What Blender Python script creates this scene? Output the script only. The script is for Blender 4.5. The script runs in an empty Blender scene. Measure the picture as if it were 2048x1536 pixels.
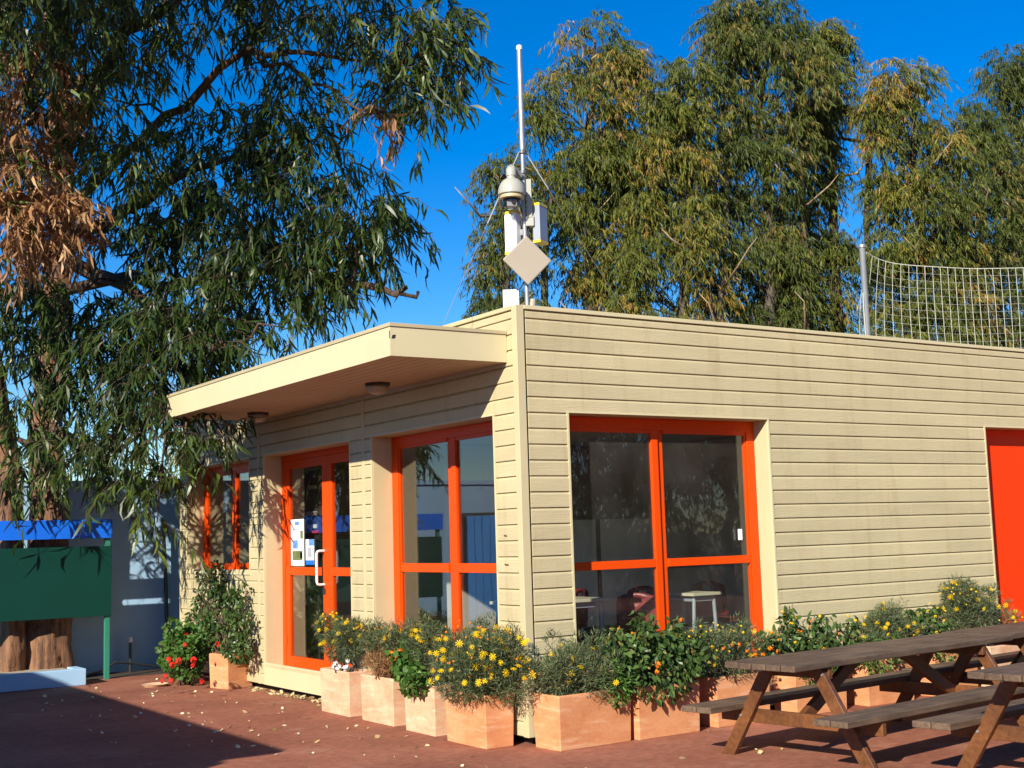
import bpy, math, random
import numpy as np
from mathutils import Vector, Matrix

rng = np.random.default_rng(7)
random.seed(7)
scene = bpy.context.scene
col = scene.collection

# ------------------------------------------------------------------ camera
CAM = np.array([-5.8203, -8.7060, 1.6508])
FW = np.array([0.54758657, 0.82846401, 0.1174578])
RT = np.array([0.83579444, -0.54824945, -0.02949887])
UP = np.array([-0.03995742, -0.11432376, 0.99263965])
FPX = 2582.975
cd = bpy.data.cameras.new('camera')
cam = bpy.data.objects.new('camera', cd)
col.objects.link(cam)
cd.sensor_width = 36.0
cd.lens = FPX / 2048 * 36.0
cd.clip_start = 0.1
cd.clip_end = 3000
m = Matrix.Identity(4)
for i in range(3):
    m[i][0], m[i][1], m[i][2], m[i][3] = RT[i], UP[i], -FW[i], CAM[i]
cam.matrix_world = m
scene.camera = cam

# ------------------------------------------------------------------ light
SUN_D = np.array([1.104, 0.67, -0.658]); SUN_D = SUN_D / np.linalg.norm(SUN_D)
world = bpy.data.worlds.new('World'); scene.world = world
world.use_nodes = True
wn, wl = world.node_tree.nodes, world.node_tree.links
wn.clear()
sky = wn.new('ShaderNodeTexSky'); sky.sky_type = 'NISHITA'; sky.sun_disc = False
sky.sun_elevation = math.asin(-SUN_D[2])
sky.sun_rotation = math.atan2(-SUN_D[0], -SUN_D[1])
sky.altitude = 200; sky.air_density = 1.0; sky.dust_density = 0.0; sky.ozone_density = 4.5
hs = wn.new('ShaderNodeHueSaturation'); hs.inputs['Saturation'].default_value = 1.40; hs.inputs['Hue'].default_value = .510
bg = wn.new('ShaderNodeBackground'); bg.inputs['Strength'].default_value = 0.093
wo = wn.new('ShaderNodeOutputWorld')
wl.new(sky.outputs[0], hs.inputs['Color']); wl.new(hs.outputs[0], bg.inputs['Color']); wl.new(bg.outputs[0], wo.inputs[0])
sd = bpy.data.lights.new('sun', 'SUN'); sd.energy = 5.0; sd.angle = math.radians(0.5); sd.color = (1.0, 0.925, 0.79)
so = bpy.data.objects.new('sun', sd); col.objects.link(so)
so.rotation_euler = Vector(SUN_D.tolist()).to_track_quat('-Z', 'Y').to_euler()
scene.view_settings.view_transform = 'Standard'
scene.view_settings.look = 'None'
scene.view_settings.exposure = 0.75
scene.view_settings.gamma = 1.0
scene.view_settings.use_curve_mapping = False
scene.cycles.max_bounces = 10
scene.cycles.transparent_max_bounces = 16
scene.cycles.caustics_reflective = False
scene.cycles.caustics_refractive = False

# ------------------------------------------------------------------ helpers
def at(px, py, depth):
    """point of the place that the photograph shows at (px, py), DEPTH metres in front of the lens"""
    return CAM + (FW + RT * (px - 1024) / FPX - UP * (py - 768) / FPX) * depth

class MB:
    def __init__(s): s.v = []; s.f = []
    def add(s, vs, fs):
        o = len(s.v); s.v += [tuple(map(float, p)) for p in vs]; s.f += [tuple(i + o for i in f) for f in fs]
    def box(s, x0, x1, y0, y1, z0, z1):
        s.add([(x0,y0,z0),(x1,y0,z0),(x1,y1,z0),(x0,y1,z0),(x0,y0,z1),(x1,y0,z1),(x1,y1,z1),(x0,y1,z1)],
              [(0,3,2,1),(4,5,6,7),(0,1,5,4),(1,2,6,5),(2,3,7,6),(3,0,4,7)])
        return s
    def obox(s, c, ax, ay, az):
        """box with centre c and half-axis vectors"""
        c, ax, ay, az = [np.array(q, float) for q in (c, ax, ay, az)]
        vs = [c + i*ax + j*ay + k*az for k in (-1,1) for (i,j) in ((-1,-1),(1,-1),(1,1),(-1,1))]
        s.add(vs, [(0,3,2,1),(4,5,6,7),(0,1,5,4),(1,2,6,5),(2,3,7,6),(3,0,4,7)]); return s
    def beam(s, p0, p1, w, h, up=(0,0,1)):
        p0, p1 = np.array(p0, float), np.array(p1, float)
        d = p1 - p0; L = np.linalg.norm(d); d /= L
        side = np.cross(d, up); side /= np.linalg.norm(side); u = np.cross(side, d)
        return s.obox((p0+p1)/2, d*L/2, side*w/2, u*h/2)
    def tube(s, pts, rad, n=8, cap=True):
        pts = [np.array(p, float) for p in pts]
        if not hasattr(rad, '__len__'): rad = [rad]*len(pts)
        o = len(s.v); prev = None
        for i, p in enumerate(pts):
            d = pts[min(i+1, len(pts)-1)] - pts[max(i-1, 0)]
            d = d/(np.linalg.norm(d)+1e-9)
            if prev is None:
                a = np.array([0,0,1.0]) if abs(d[2]) < .9 else np.array([1.0,0,0])
                prev = np.cross(d, a)
            a = prev - d*np.dot(prev, d); a /= np.linalg.norm(a)+1e-9; prev = a
            b = np.cross(d, a)
            for k in range(n):
                t = 2*math.pi*k/n
                s.v.append(tuple(p + rad[i]*(a*math.cos(t)+b*math.sin(t))))
        for i in range(len(pts)-1):
            for k in range(n):
                k2 = (k+1) % n
                s.f.append((o+i*n+k, o+i*n+k2, o+(i+1)*n+k2, o+(i+1)*n+k))
        if cap:
            s.f.append(tuple(o+k for k in range(n-1,-1,-1))); s.f.append(tuple(o+(len(pts)-1)*n+k for k in range(n)))
        return s
    def lathe(s, c, prof, n=20, axis=(0,0,1)):
        """prof: list of (radius, height)"""
        ax = np.array(axis, float); ax /= np.linalg.norm(ax)
        a = np.cross(ax, (0,0,1) if abs(ax[2]) < .9 else (1,0,0)); a /= np.linalg.norm(a); b = np.cross(ax, a)
        c = np.array(c, float); o = len(s.v)
        for r, h in prof:
            for k in range(n):
                t = 2*math.pi*k/n
                s.v.append(tuple(c + ax*h + r*(a*math.cos(t)+b*math.sin(t))))
        for i in range(len(prof)-1):
            for k in range(n):
                k2 = (k+1) % n
                s.f.append((o+i*n+k, o+i*n+k2, o+(i+1)*n+k2, o+(i+1)*n+k))
        s.f.append(tuple(o+k for k in range(n-1,-1,-1))); s.f.append(tuple(o+(len(prof)-1)*n+k for k in range(n)))
        return s
    def prism(s, poly, fn, a, b):
        """poly (u,v) list swept from a to b; fn(t,u,v) -> point"""
        n = len(poly); o = len(s.v)
        for t in (a, b):
            for (u, v) in poly: s.v.append(tuple(map(float, fn(t, u, v))))
        for k in range(n):
            k2 = (k+1) % n
            s.f.append((o+k, o+k2, o+n+k2, o+n+k))
        s.f.append(tuple(o+k for k in range(n-1,-1,-1))); s.f.append(tuple(o+n+k for k in range(n)))
        return s

ROOT = {}
def tag(o, label=None, cat=None, group=None, kind=None):
    if label: o['label'] = label
    if cat: o['category'] = cat
    if group: o['group'] = group
    if kind: o['kind'] = kind
    return o
def thing(name, label, cat, loc=(0,0,0), group=None):
    o = bpy.data.objects.new(name, None); col.objects.link(o); o.location = loc
    o.empty_display_size = .1
    ROOT[o] = np.array(loc, float)
    return tag(o, label, cat, group)
def fix_normals(me):
    import bmesh
    b = bmesh.new(); b.from_mesh(me); bmesh.ops.recalc_face_normals(b, faces=b.faces); b.to_mesh(me); b.free()
def obj(name, mb, mat, parent=None, smooth=False, bevel=0, loc=None, fix=True):
    """one mesh object; points are given in world space"""
    base = ROOT.get(parent, np.zeros(3)) if parent is not None else np.zeros(3)
    off = base if loc is None else base + 0*base
    vs = np.array(mb.v) - (base if loc is None else np.array(loc))
    me = bpy.data.meshes.new(name); me.from_pydata(vs.tolist(), [], mb.f)
    if fix: fix_normals(me)
    if smooth:
        me.polygons.foreach_set('use_smooth', [True]*len(me.polygons))
        if smooth != 'all':
            try: me.set_sharp_from_angle(angle=math.radians(40))
            except Exception: pass
    if mat: me.materials.append(mat)
    o = bpy.data.objects.new(name, me); col.objects.link(o)
    if parent is not None: o.parent = parent
    if loc is not None: o.location = (np.array(loc) - base).tolist()
    ROOT[o] = base if loc is None else np.array(loc, float)
    if bevel:
        md = o.modifiers.new('bevel', 'BEVEL'); md.width = bevel; md.segments = 2; md.limit_method = 'ANGLE'
    return o
def copy_tree(o, parent=None):
    c = o.copy(); col.objects.link(c)
    if parent is not None: c.parent = parent
    for ch in list(o.children): copy_tree(ch, c)
    return c

# ------------------------------------------------------------------ materials
def mat_new(name):
    mt = bpy.data.materials.new(name); mt.use_nodes = True
    nt = mt.node_tree; b = nt.nodes['Principled BSDF']
    return mt, nt.nodes, nt.links, b
def ramp(n, stops):
    r = n.new('ShaderNodeValToRGB'); e = r.color_ramp.elements
    while len(e) < len(stops): e.new(0.5)
    for x, (p, c) in zip(e, stops): x.position = p; x.color = (*c, 1)
    return r
def noise(n, l, scale, detail=6, rough=.6, mapping=None, coord='Object', w=None):
    tc = n.new('ShaderNodeTexCoord'); mp = n.new('ShaderNodeMapping')
    if mapping: mp.inputs['Scale'].default_value = mapping
    l.new(tc.outputs[coord], mp.inputs['Vector'])
    t = n.new('ShaderNodeTexNoise'); t.inputs['Scale'].default_value = scale; t.inputs['Detail'].default_value = detail
    t.inputs['Roughness'].default_value = rough
    l.new(mp.outputs[0], t.inputs['Vector'])
    return t
def bumped(n, l, b, h, strength, dist):
    bp = n.new('ShaderNodeBump'); bp.inputs['Strength'].default_value = strength; bp.inputs['Distance'].default_value = dist
    l.new(h, bp.inputs['Height']); l.new(bp.outputs[0], b.inputs['Normal']); return bp
def mixc(n, l, fac, a, bcol, mode='MIX'):
    x = n.new('ShaderNodeMix'); x.data_type = 'RGBA'; x.blend_type = mode
    if isinstance(fac, (int, float)): x.inputs[0].default_value = fac
    else: l.new(fac, x.inputs[0])
    for s, c in ((6, a), (7, bcol)):
        if isinstance(c, tuple): x.inputs[s].default_value = (*c, 1)
        else: l.new(c, x.inputs[s])
    return x.outputs[2]
def simple(name, c, rough=.6, var=.12, scale=3, bump=0, bscale=60, metallic=0, spec=.5, mapping=None):
    mt, n, l, b = mat_new(name)
    t = noise(n, l, scale, mapping=mapping)
    lo = tuple(x*(1-var) for x in c); hi = tuple(min(1, x*(1+var)) for x in c)
    r = ramp(n, [(.3, lo), (.7, hi)]); l.new(t.outputs[0], r.inputs[0]); l.new(r.outputs[0], b.inputs['Base Color'])
    b.inputs['Roughness'].default_value = rough; b.inputs['Metallic'].default_value = metallic
    b.inputs['Specular IOR Level'].default_value = spec
    if bump:
        t2 = noise(n, l, bscale, mapping=mapping); bumped(n, l, b, t2.outputs[0], bump, .004)
    return mt

CREAM = (0.515, 0.438, 0.255)
def siding_mat(name='painted_siding', c=CREAM):
    mt, n, l, b = mat_new(name)
    oi = n.new('ShaderNodeObjectInfo')
    t = noise(n, l, 1.0, 3, mapping=(1.2, 1.2, 4))
    r = ramp(n, [(.25, tuple(x*.90 for x in c)), (.75, tuple(x*1.06 for x in c))]); l.new(t.outputs[0], r.inputs[0])
    hv = n.new('ShaderNodeHueSaturation'); mr = n.new('ShaderNodeMapRange')
    mr.inputs[3].default_value = .94; mr.inputs[4].default_value = 1.05
    l.new(oi.outputs['Random'], mr.inputs[0]); l.new(mr.outputs[0], hv.inputs['Value']); l.new(r.outputs[0], hv.inputs['Color'])
    # weathering: faint vertical drip marks and grime specks
    t3 = noise(n, l, 2.2, 5, .7, mapping=(3, 3, .35)); r3 = ramp(n, [(.52, (1,1,1)), (.75, (.86,.82,.76))]); l.new(t3.outputs[0], r3.inputs[0])
    cc = mixc(n, l, 1.0, hv.outputs[0], r3.outputs[0], 'MULTIPLY')
    l.new(cc, b.inputs['Base Color'])
    b.inputs['Roughness'].default_value = .55
    g = noise(n, l, 1.0, 9, .75, mapping=(4.5, 4.5, 85))
    bumped(n, l, b, g.outputs[0], .85, .0055)
    return mt
M = {}
M['siding'] = siding_mat()
M['cream'] = simple('cream_paint', CREAM, .5, .05, 1.5, .15, 25)
M['fascia'] = simple('cream_sheet_metal', (0.58, 0.505, 0.30), .42, .05, .9)
M['cap'] = simple('cap_flashing', (0.44, 0.365, 0.21), .45, .08, 2)
M['soffit'] = simple('soffit_plank_paint', (0.50, 0.38, 0.24), .6, .06, 1)
M['orange'] = simple('orange_lacquer', (0.70, 0.062, 0.002), .42, .03, 2, spec=.2)
M['red_door'] = simple('red_orange_door_paint', (0.84, 0.042, 0.002), .5, .05, 1.2, spec=.15)
M['white'] = simple('white_plastic', (0.78, 0.78, 0.76), .4, .04, 5)
M['paper'] = simple('paper', (0.8, 0.82, 0.82), .6, .03, 6)
M['yellow'] = simple('yellow_plastic', (0.75, 0.55, 0.03), .45, .05, 5)
M['boxshade'] = simple('shade_grey_box_plastic', (0.30, 0.33, 0.38), .4, .04, 5)  # white antenna plastic darkened to grey-blue to stand for shade
M['postgrey'] = simple('dull_grey_paint', (0.17, 0.18, 0.19), .6, .1, 5)
M['galv'] = simple('galvanised_steel', (0.36, 0.36, 0.36), .5, .15, 14, metallic=.65)
M['beige'] = simple('beige_plastic', (0.36, 0.31, 0.235), .5, .03, 4)
M['camgrey'] = simple('pale_grey_plastic', (0.37, 0.37, 0.31), .38, .04, 4)
M['camblack'] = simple('dark_rubber', (0.03, 0.03, 0.03), .4, .1, 6)
M['wire'] = simple('steel_wire', (0.14, 0.14, 0.14), .5, .1, 6, metallic=.5)
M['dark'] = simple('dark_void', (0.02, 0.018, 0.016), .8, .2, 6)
M['bluewall'] = simple('pale_blue_render', (0.30, 0.47, 0.65), .8, .08, 1.3, .4, 40)
M['blue'] = simple('blue_panel', (0.004, 0.14, 0.74), .4, .05, 2)
M['bluedoor'] = simple('blue_painted_boards', (0.02, 0.27, 0.74), .5, .1, 2)
M['green'] = simple('dark_green_board', (0.003, 0.041, 0.030), .5, .1, 2, spec=.2)
M['greenpost'] = simple('green_painted_steel', (0.03, 0.20, 0.13), .45, .1, 4)
M['soil'] = simple('dark_soil', (0.035, 0.022, 0.014), .95, .5, 18, 1, 50)
M['gravel'] = simple('pale_gravel', (0.36, 0.30, 0.22), .9, .5, 40, 1, 60)
M['grey_floor'] = simple('grey_floor', (0.20, 0.17, 0.14), .5, .1, 2)
M['inwall'] = simple('interior_wall', (0.48, 0.43, 0.36), .8, .05, 1)
M['cabinet'] = simple('grey_green_laminate', (0.36, 0.38, 0.30), .4, .05, 2)
M['maroon'] = simple('maroon_plastic', (0.20, 0.030, 0.03), .4, .06, 4)
M['table_cream'] = simple('cream_laminate', (0.58, 0.52, 0.38), .4, .04, 3)
M['whiteboard'] = simple('greyish_whiteboard', (0.82, 0.80, 0.74), .4, .04, 1)
M['tubegrey'] = simple('grey_tube_steel', (0.38, 0.42, 0.46), .35, .08, 5, metallic=.3)
M['red'] = simple('red_trim', (0.6, 0.01, 0.012), .4, .04, 5)
M['printblue'] = simple('blue_print', (0.10, 0.25, 0.55), .6, .35, 30)
M['printgreen'] = simple('olive_print', (0.12, 0.15, 0.05), .6, .4, 25)
M['printgrey'] = simple('grey_print', (0.35, 0.36, 0.40), .6, .2, 30)
M['net'] = simple('net_cord', (0.46, 0.46, 0.40), .8, .1, 5)

def glass_mat(name, tint=(.94, .96, .95), boost=1.05, dust=.03):
    mt, n, l, b = mat_new(name); n.remove(b)
    out = n['Material Output']
    tr = n.new('ShaderNodeBsdfTransparent'); tr.inputs[0].default_value = (*tint, 1)
    gl = n.new('ShaderNodeBsdfGlossy'); gl.inputs['Roughness'].default_value = 0.0
    ge = n.new('ShaderNodeNewGeometry'); dt = n.new('ShaderNodeVectorMath'); dt.operation = 'DOT_PRODUCT'
    l.new(ge.outputs['Incoming'], dt.inputs[0]); l.new(ge.outputs['Normal'], dt.inputs[1])
    def mth(op, a, b_=None):
        x = n.new('ShaderNodeMath'); x.operation = op; x.use_clamp = (op == 'SUBTRACT')
        for i_, q in enumerate((a, b_)):
            if q is None: continue
            if isinstance(q, (int, float)): x.inputs[i_].default_value = q
            else: l.new(q, x.inputs[i_])
        return x.outputs[0]
    # Schlick reflectance, the same from both sides of the thin pane
    fr = mth('ADD', .043, mth('MULTIPLY', .957, mth('POWER', mth('SUBTRACT', 1.0, mth('ABSOLUTE', dt.outputs['Value'])), 5.0)))
    mu = n.new('ShaderNodeMath'); mu.operation = 'MULTIPLY'; mu.inputs[1].default_value = boost; mu.use_clamp = True
    t = noise(n, l, .9, 2); bp = n.new('ShaderNodeBump'); bp.inputs['Strength'].default_value = .04; bp.inputs['Distance'].default_value = .02
    l.new(t.outputs[0], bp.inputs['Height']); l.new(bp.outputs[0], gl.inputs['Normal'])
    mx = n.new('ShaderNodeMixShader'); l.new(fr, mu.inputs[0]); l.new(mu.outputs[0], mx.inputs[0])
    l.new(tr.outputs[0], mx.inputs[1]); l.new(gl.outputs[0], mx.inputs[2])
    df = n.new('ShaderNodeBsdfDiffuse'); df.inputs[0].default_value = (.6, .56, .5, 1)
    t2 = noise(n, l, 1.1, 6, .65); mr = n.new('ShaderNodeMapRange'); mr.inputs[1].default_value = .35; mr.inputs[2].default_value = .75; mr.inputs[4].default_value = dust
    l.new(t2.outputs[0], mr.inputs[0]); m2 = n.new('ShaderNodeMixShader'); l.new(mr.outputs[0], m2.inputs[0])
    l.new(mx.outputs[0], m2.inputs[1]); l.new(df.outputs[0], m2.inputs[2]); l.new(m2.outputs[0], out.inputs[0])
    return mt
M['glass'] = glass_mat('window_glass', boost=2.1, dust=.003)
M['glass_front'] = glass_mat('dusty_window_glass', boost=1.15, dust=.035)
M['dome'] = glass_mat('smoked_dome', (.55, .56, .58), 1.5, 0)

def terracotta(name, c, c2, pale):
    mt, n, l, b = mat_new(name)
    oi = n.new('ShaderNodeObjectInfo'); tc = n.new('ShaderNodeTexCoord'); ad = n.new('ShaderNodeVectorMath'); ad.operation = 'ADD'
    ml = n.new('ShaderNodeMath'); ml.operation = 'MULTIPLY'; ml.inputs[1].default_value = 37.0
    l.new(oi.outputs['Random'], ml.inputs[0]); l.new(tc.outputs['Object'], ad.inputs[0]); l.new(ml.outputs[0], ad.inputs[1])
    def nz(scale, detail, sc):
        mp = n.new('ShaderNodeMapping'); mp.inputs['Scale'].default_value = sc; l.new(ad.outputs[0], mp.inputs[0])
        t = n.new('ShaderNodeTexNoise'); t.inputs['Scale'].default_value = scale; t.inputs['Detail'].default_value = detail
        t.inputs['Roughness'].default_value = .65; l.new(mp.outputs[0], t.inputs['Vector']); return t
    t = nz(3.2, 6, (1, 1, 1.8)); r = ramp(n, [(.32, c2), (.62, c)]); l.new(t.outputs[0], r.inputs[0])
    t2 = nz(5, 7, (.6, .6, 4)); r2 = ramp(n, [(.52, (0,0,0)), (.72, (.75,.75,.75))]); l.new(t2.outputs[0], r2.inputs[0])
    cc = mixc(n, l, r2.outputs[0], r.outputs[0], pale)
    t3 = nz(60, 3, (1,1,1)); r3 = ramp(n, [(.3, (.9,.88,.86)), (.55, (1,1,1))]); l.new(t3.outputs[0], r3.inputs[0])
    cc = mixc(n, l, 1.0, cc, r3.outputs[0], 'MULTIPLY')
    l.new(cc, b.inputs['Base Color']); b.inputs['Roughness'].default_value = .85; b.inputs['Specular IOR Level'].default_value = .2
    bumped(n, l, b, t2.outputs[0], .5, .006)
    return mt
M['terra'] = terracotta('terracotta', (0.64, 0.295, 0.14), (0.52, 0.205, 0.085), (0.70, 0.43, 0.26))
M['terra_pale'] = terracotta('bleached_terracotta', (0.66, 0.44, 0.28), (0.57, 0.29, 0.17), (0.74, 0.57, 0.40))

def wood(name, c, c2, rough=.7):
    mt, n, l, b = mat_new(name)
    t = noise(n, l, 1.0, 8, .7, mapping=(2.2, 26, 26))
    r = ramp(n, [(.3, c2), (.68, c)]); l.new(t.outputs[0], r.inputs[0])
    t2 = noise(n, l, 2.5, 4); r2 = ramp(n, [(.35, (.6,.58,.56)), (.65, (1.1,1.1,1.1))]); l.new(t2.outputs[0], r2.inputs[0])
    cc = mixc(n, l, 1.0, r.outputs[0], r2.outputs[0], 'MULTIPLY')
    l.new(cc, b.inputs['Base Color']); b.inputs['Roughness'].default_value = rough
    bumped(n, l, b, t.outputs[0], .6, .004); return mt
M['wood_top'] = wood('weathered_brown_planks', (0.175, 0.115, 0.070), (0.060, 0.034, 0.020))
M['wood_leg'] = wood('red_brown_timber', (0.20, 0.078, 0.024), (0.10, 0.034, 0.011), .5)

def ground_mat():
    mt, n, l, b = mat_new('red_oxide_paving')
    t = noise(n, l, .7, 9, .65); r = ramp(n, [(.3, (0.225, 0.080, 0.048)), (.7, (0.41, 0.162, 0.098))]); l.new(t.outputs[0], r.inputs[0])
    t2 = noise(n, l, 14, 8, .75); r2 = ramp(n, [(.38, (.72,.70,.70)), (.62, (1.08,1.08,1.08))]); l.new(t2.outputs[0], r2.inputs[0])
    cc = mixc(n, l, 1.0, r.outputs[0], r2.outputs[0], 'MULTIPLY')
    t3 = noise(n, l, 1.6, 5, .7); r3 = ramp(n, [(.56, (0,0,0)), (.78, (.5,.5,.5))]); l.new(t3.outputs[0], r3.inputs[0])
    cc = mixc(n, l, r3.outputs[0], cc, (0.50, 0.30, 0.20))
    l.new(cc, b.inputs['Base Color']); b.inputs['Roughness'].default_value = .8; b.inputs['Specular IOR Level'].default_value = .25
    t4 = noise(n, l, 90, 4, .7); bumped(n, l, b, t4.outputs[0], .5, .006)
    return mt
M['ground'] = ground_mat()
M['dirt'] = simple('dry_earth', (0.16, 0.12, 0.075), .95, .35, 2, .8, 20)

def leaf_mat(name, stops, trans=.28, rough=.5, spec=.22):
    mt, n, l, b = mat_new(name)
    a = n.new('ShaderNodeAttribute'); a.attribute_name = 'tint'
    r = ramp(n, stops); l.new(a.outputs['Fac'], r.inputs[0]); l.new(r.outputs[0], b.inputs['Base Color'])
    b.inputs['Roughness'].default_value = rough; b.inputs['Specular IOR Level'].default_value = spec
    tl = n.new('ShaderNodeBsdfTranslucent'); hv = n.new('ShaderNodeHueSaturation'); hv.inputs['Value'].default_value = 1.25; hv.inputs['Hue'].default_value = .49
    l.new(r.outputs[0], hv.inputs['Color']); l.new(hv.outputs[0], tl.inputs[0])
    mx = n.new('ShaderNodeMixShader'); mx.inputs[0].default_value = trans
    l.new(b.outputs[0], mx.inputs[1]); l.new(tl.outputs[0], mx.inputs[2]); l.new(mx.outputs[0], n['Material Output'].inputs[0])
    return mt
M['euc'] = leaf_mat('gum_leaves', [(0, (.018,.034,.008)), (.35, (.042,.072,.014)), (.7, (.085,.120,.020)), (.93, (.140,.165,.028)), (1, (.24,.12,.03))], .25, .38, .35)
M['euc_dead'] = leaf_mat('dead_gum_leaves', [(0, (.20,.085,.032)), (.5, (.38,.20,.085)), (1, (.52,.34,.18))], .2)
M['gum2'] = leaf_mat('olive_gum_leaves', [(0, (.040,.060,.011)), (.33, (.098,.122,.019)), (.64, (.185,.185,.030)), (.82, (.29,.165,.030)), (.94, (.42,.20,.06)), (1, (.62,.45,.22))], .25)
M['gum3'] = leaf_mat('grey_green_gum_leaves', [(0, (.036,.055,.012)), (.4, (.082,.108,.020)), (.78, (.150,.155,.030)), (.92, (.26,.13,.03)), (1, (.46,.28,.12))], .25)
M['daisyleaf'] = leaf_mat('grey_green_daisy_leaves', [(0, (.040,.066,.026)), (.5, (.085,.120,.052)), (.9, (.155,.190,.095)), (1, (.30,.22,.08))], .25)
M['lantana'] = leaf_mat('lantana_leaves', [(0, (.030,.060,.018)), (.5, (.060,.110,.028)), (.9, (.105,.165,.045)), (1, (.25,.20,.06))], .22, .36)
M['bright'] = leaf_mat('bright_green_leaves', [(0, (.040,.095,.018)), (.5, (.075,.16,.030)), (1, (.12,.22,.045))], .25)
M['drystem'] = leaf_mat('dry_brown_stems', [(0, (.16,.075,.03)), (1, (.36,.20,.09))], .1)
M['petal_y'] = leaf_mat('yellow_petals', [(0, (.80,.50,.004)), (1, (.86,.62,.01))], .25, .5, .2)
M['petal_o'] = leaf_mat('orange_petals', [(0, (.70,.12,.008)), (1, (.80,.30,.01))], .25, .5, .2)
M['petal_r'] = leaf_mat('red_petals', [(0, (.70,.012,.012)), (1, (.82,.05,.03))], .25, .5, .2)
M['petal_w'] = leaf_mat('white_petals', [(0, (.75,.74,.72)), (1, (.82,.82,.80))], .2, .5, .2)
M['litter'] = leaf_mat('pale_fallen_leaves', [(0, (.40,.28,.12)), (.5, (.62,.55,.30)), (1, (.72,.66,.45))], .1)
def bark_mat(name, c, c2):
    mt, n, l, b = mat_new(name)
    t = noise(n, l, 1.0, 8, .75, mapping=(11, 11, 1.2)); r = ramp(n, [(.38, c2), (.60, c)]); l.new(t.outputs[0], r.inputs[0])
    l.new(r.outputs[0], b.inputs['Base Color']); b.inputs['Roughness'].default_value = .85
    bumped(n, l, b, t.outputs[0], .9, .03); return mt
M['bark'] = bark_mat('stringy_gum_bark', (0.27, 0.13, 0.065), (0.055, 0.026, 0.014))
M['twig'] = bark_mat('gum_twigs', (0.13, 0.075, 0.042), (0.045, 0.027, 0.017))
M['palelimb'] = bark_mat('pale_bare_limb', (0.42, 0.30, 0.19), (0.22, 0.15, 0.10))
M['bark2'] = bark_mat('grey_gum_bark', (0.12, 0.095, 0.07), (0.045, 0.034, 0.026))

# ------------------------------------------------------------------ ground
g = MB(); g.box(-900, 900, -900, 900, -1.0, -0.012)
tag(obj('ground', g, M['dirt']), 'dry earth around the paved yard', kind='structure')
g = MB(); g.box(-40, 40, -40, 8.30, -0.30, 0.0)
tag(obj('pavement', g, M['ground']), 'red brown paved yard around the cabin', kind='structure')
g = MB(); g.box(-40, 0.2, 8.302, 9.0, -0.3, 0.006)
tag(obj('soil_strip', g, M['soil']), 'dark soil strip at the foot of the pale blue wall', kind='structure')

# ------------------------------------------------------------------ building
P = 0.13; Z0 = 3.4385; TOP = 3.546; LB = 8.2; RX = 12.0
zk = lambda k: Z0 - k*P
ZH = zk(6)
B = thing('cabin', 'cream clapboard prefab cabin with bright orange windows and doors under a flat canopy', 'building', (0, 0, 0))
# openings (start, end, z0, z1) on each face
OL = [(0.382, 2.60, 0.26, ZH), (3.094, 5.315, 0.26, ZH), (5.765, 7.90, 1.335, ZH)]
OR = [(0.48, 2.758, 0.26, ZH), (5.944, 7.65, 0.10, ZH)]
def fl(t, d, z): return (-d, t, z)      # left face: d outwards
def fr(t, d, z): return (t, -d, z)      # right face
def wall_backing(name, ops, L, fn, t0, th):
    mb = MB()
    def blk(a, b, z0, z1):
        if b-a < .01 or z1-z0 < .01: return
        mb.prism([(-th, z0), (-0.002, z0), (-0.002, z1), (-th, z1)], fn, a, b)
    cur = t0
    for (a, b, z0, z1) in ops:
        blk(cur, a, .07, 3.50); blk(a, b, .07, z0); blk(a, b, z1, 3.50); cur = b
    blk(cur, L, .07, 3.50)
    return obj(name, mb, M['cream'], B)
wall_backing('wall', OL, LB, fl, 0.0, .27)
wall_backing('wall', OR, RX, fr, 0.272, .25)
mb = MB(); mb.box(.27, RX, 7.95, LB-.002, .07, 3.5); mb.box(RX-.2, RX-.002, .3, 7.94, .07, 3.5); obj('wall', mb, M['cream'], B)
# plinth block, near-black in place of the shade below the raised floor
mb = MB(); mb.box(.10, RX-.1, .10, LB-.1, -.02, .068); obj('underfloor_shade', mb, M['dark'], B)
mb = MB(); mb.box(.28, RX-.21, .26, 7.94, .20, .28); obj('interior_floor', mb, M['grey_floor'], B)
mb = MB(); mb.box(.28, RX-.21, .26, 7.94, 2.80, 2.86); obj('ceiling', mb, M['inwall'], B)
mb = MB(); mb.box(.28, RX-.21, .26, 7.94, 3.30, 3.42); obj('roof', mb, M['cap'], B)
mb = MB(); mb.box(2.2, 5.2, 4.9, 5.0, .282, 2.79); mb.box(5.2, 5.3, .262, 7.93, .282, 2.79)
obj('partition_wall', mb, M['inwall'], B)
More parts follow.
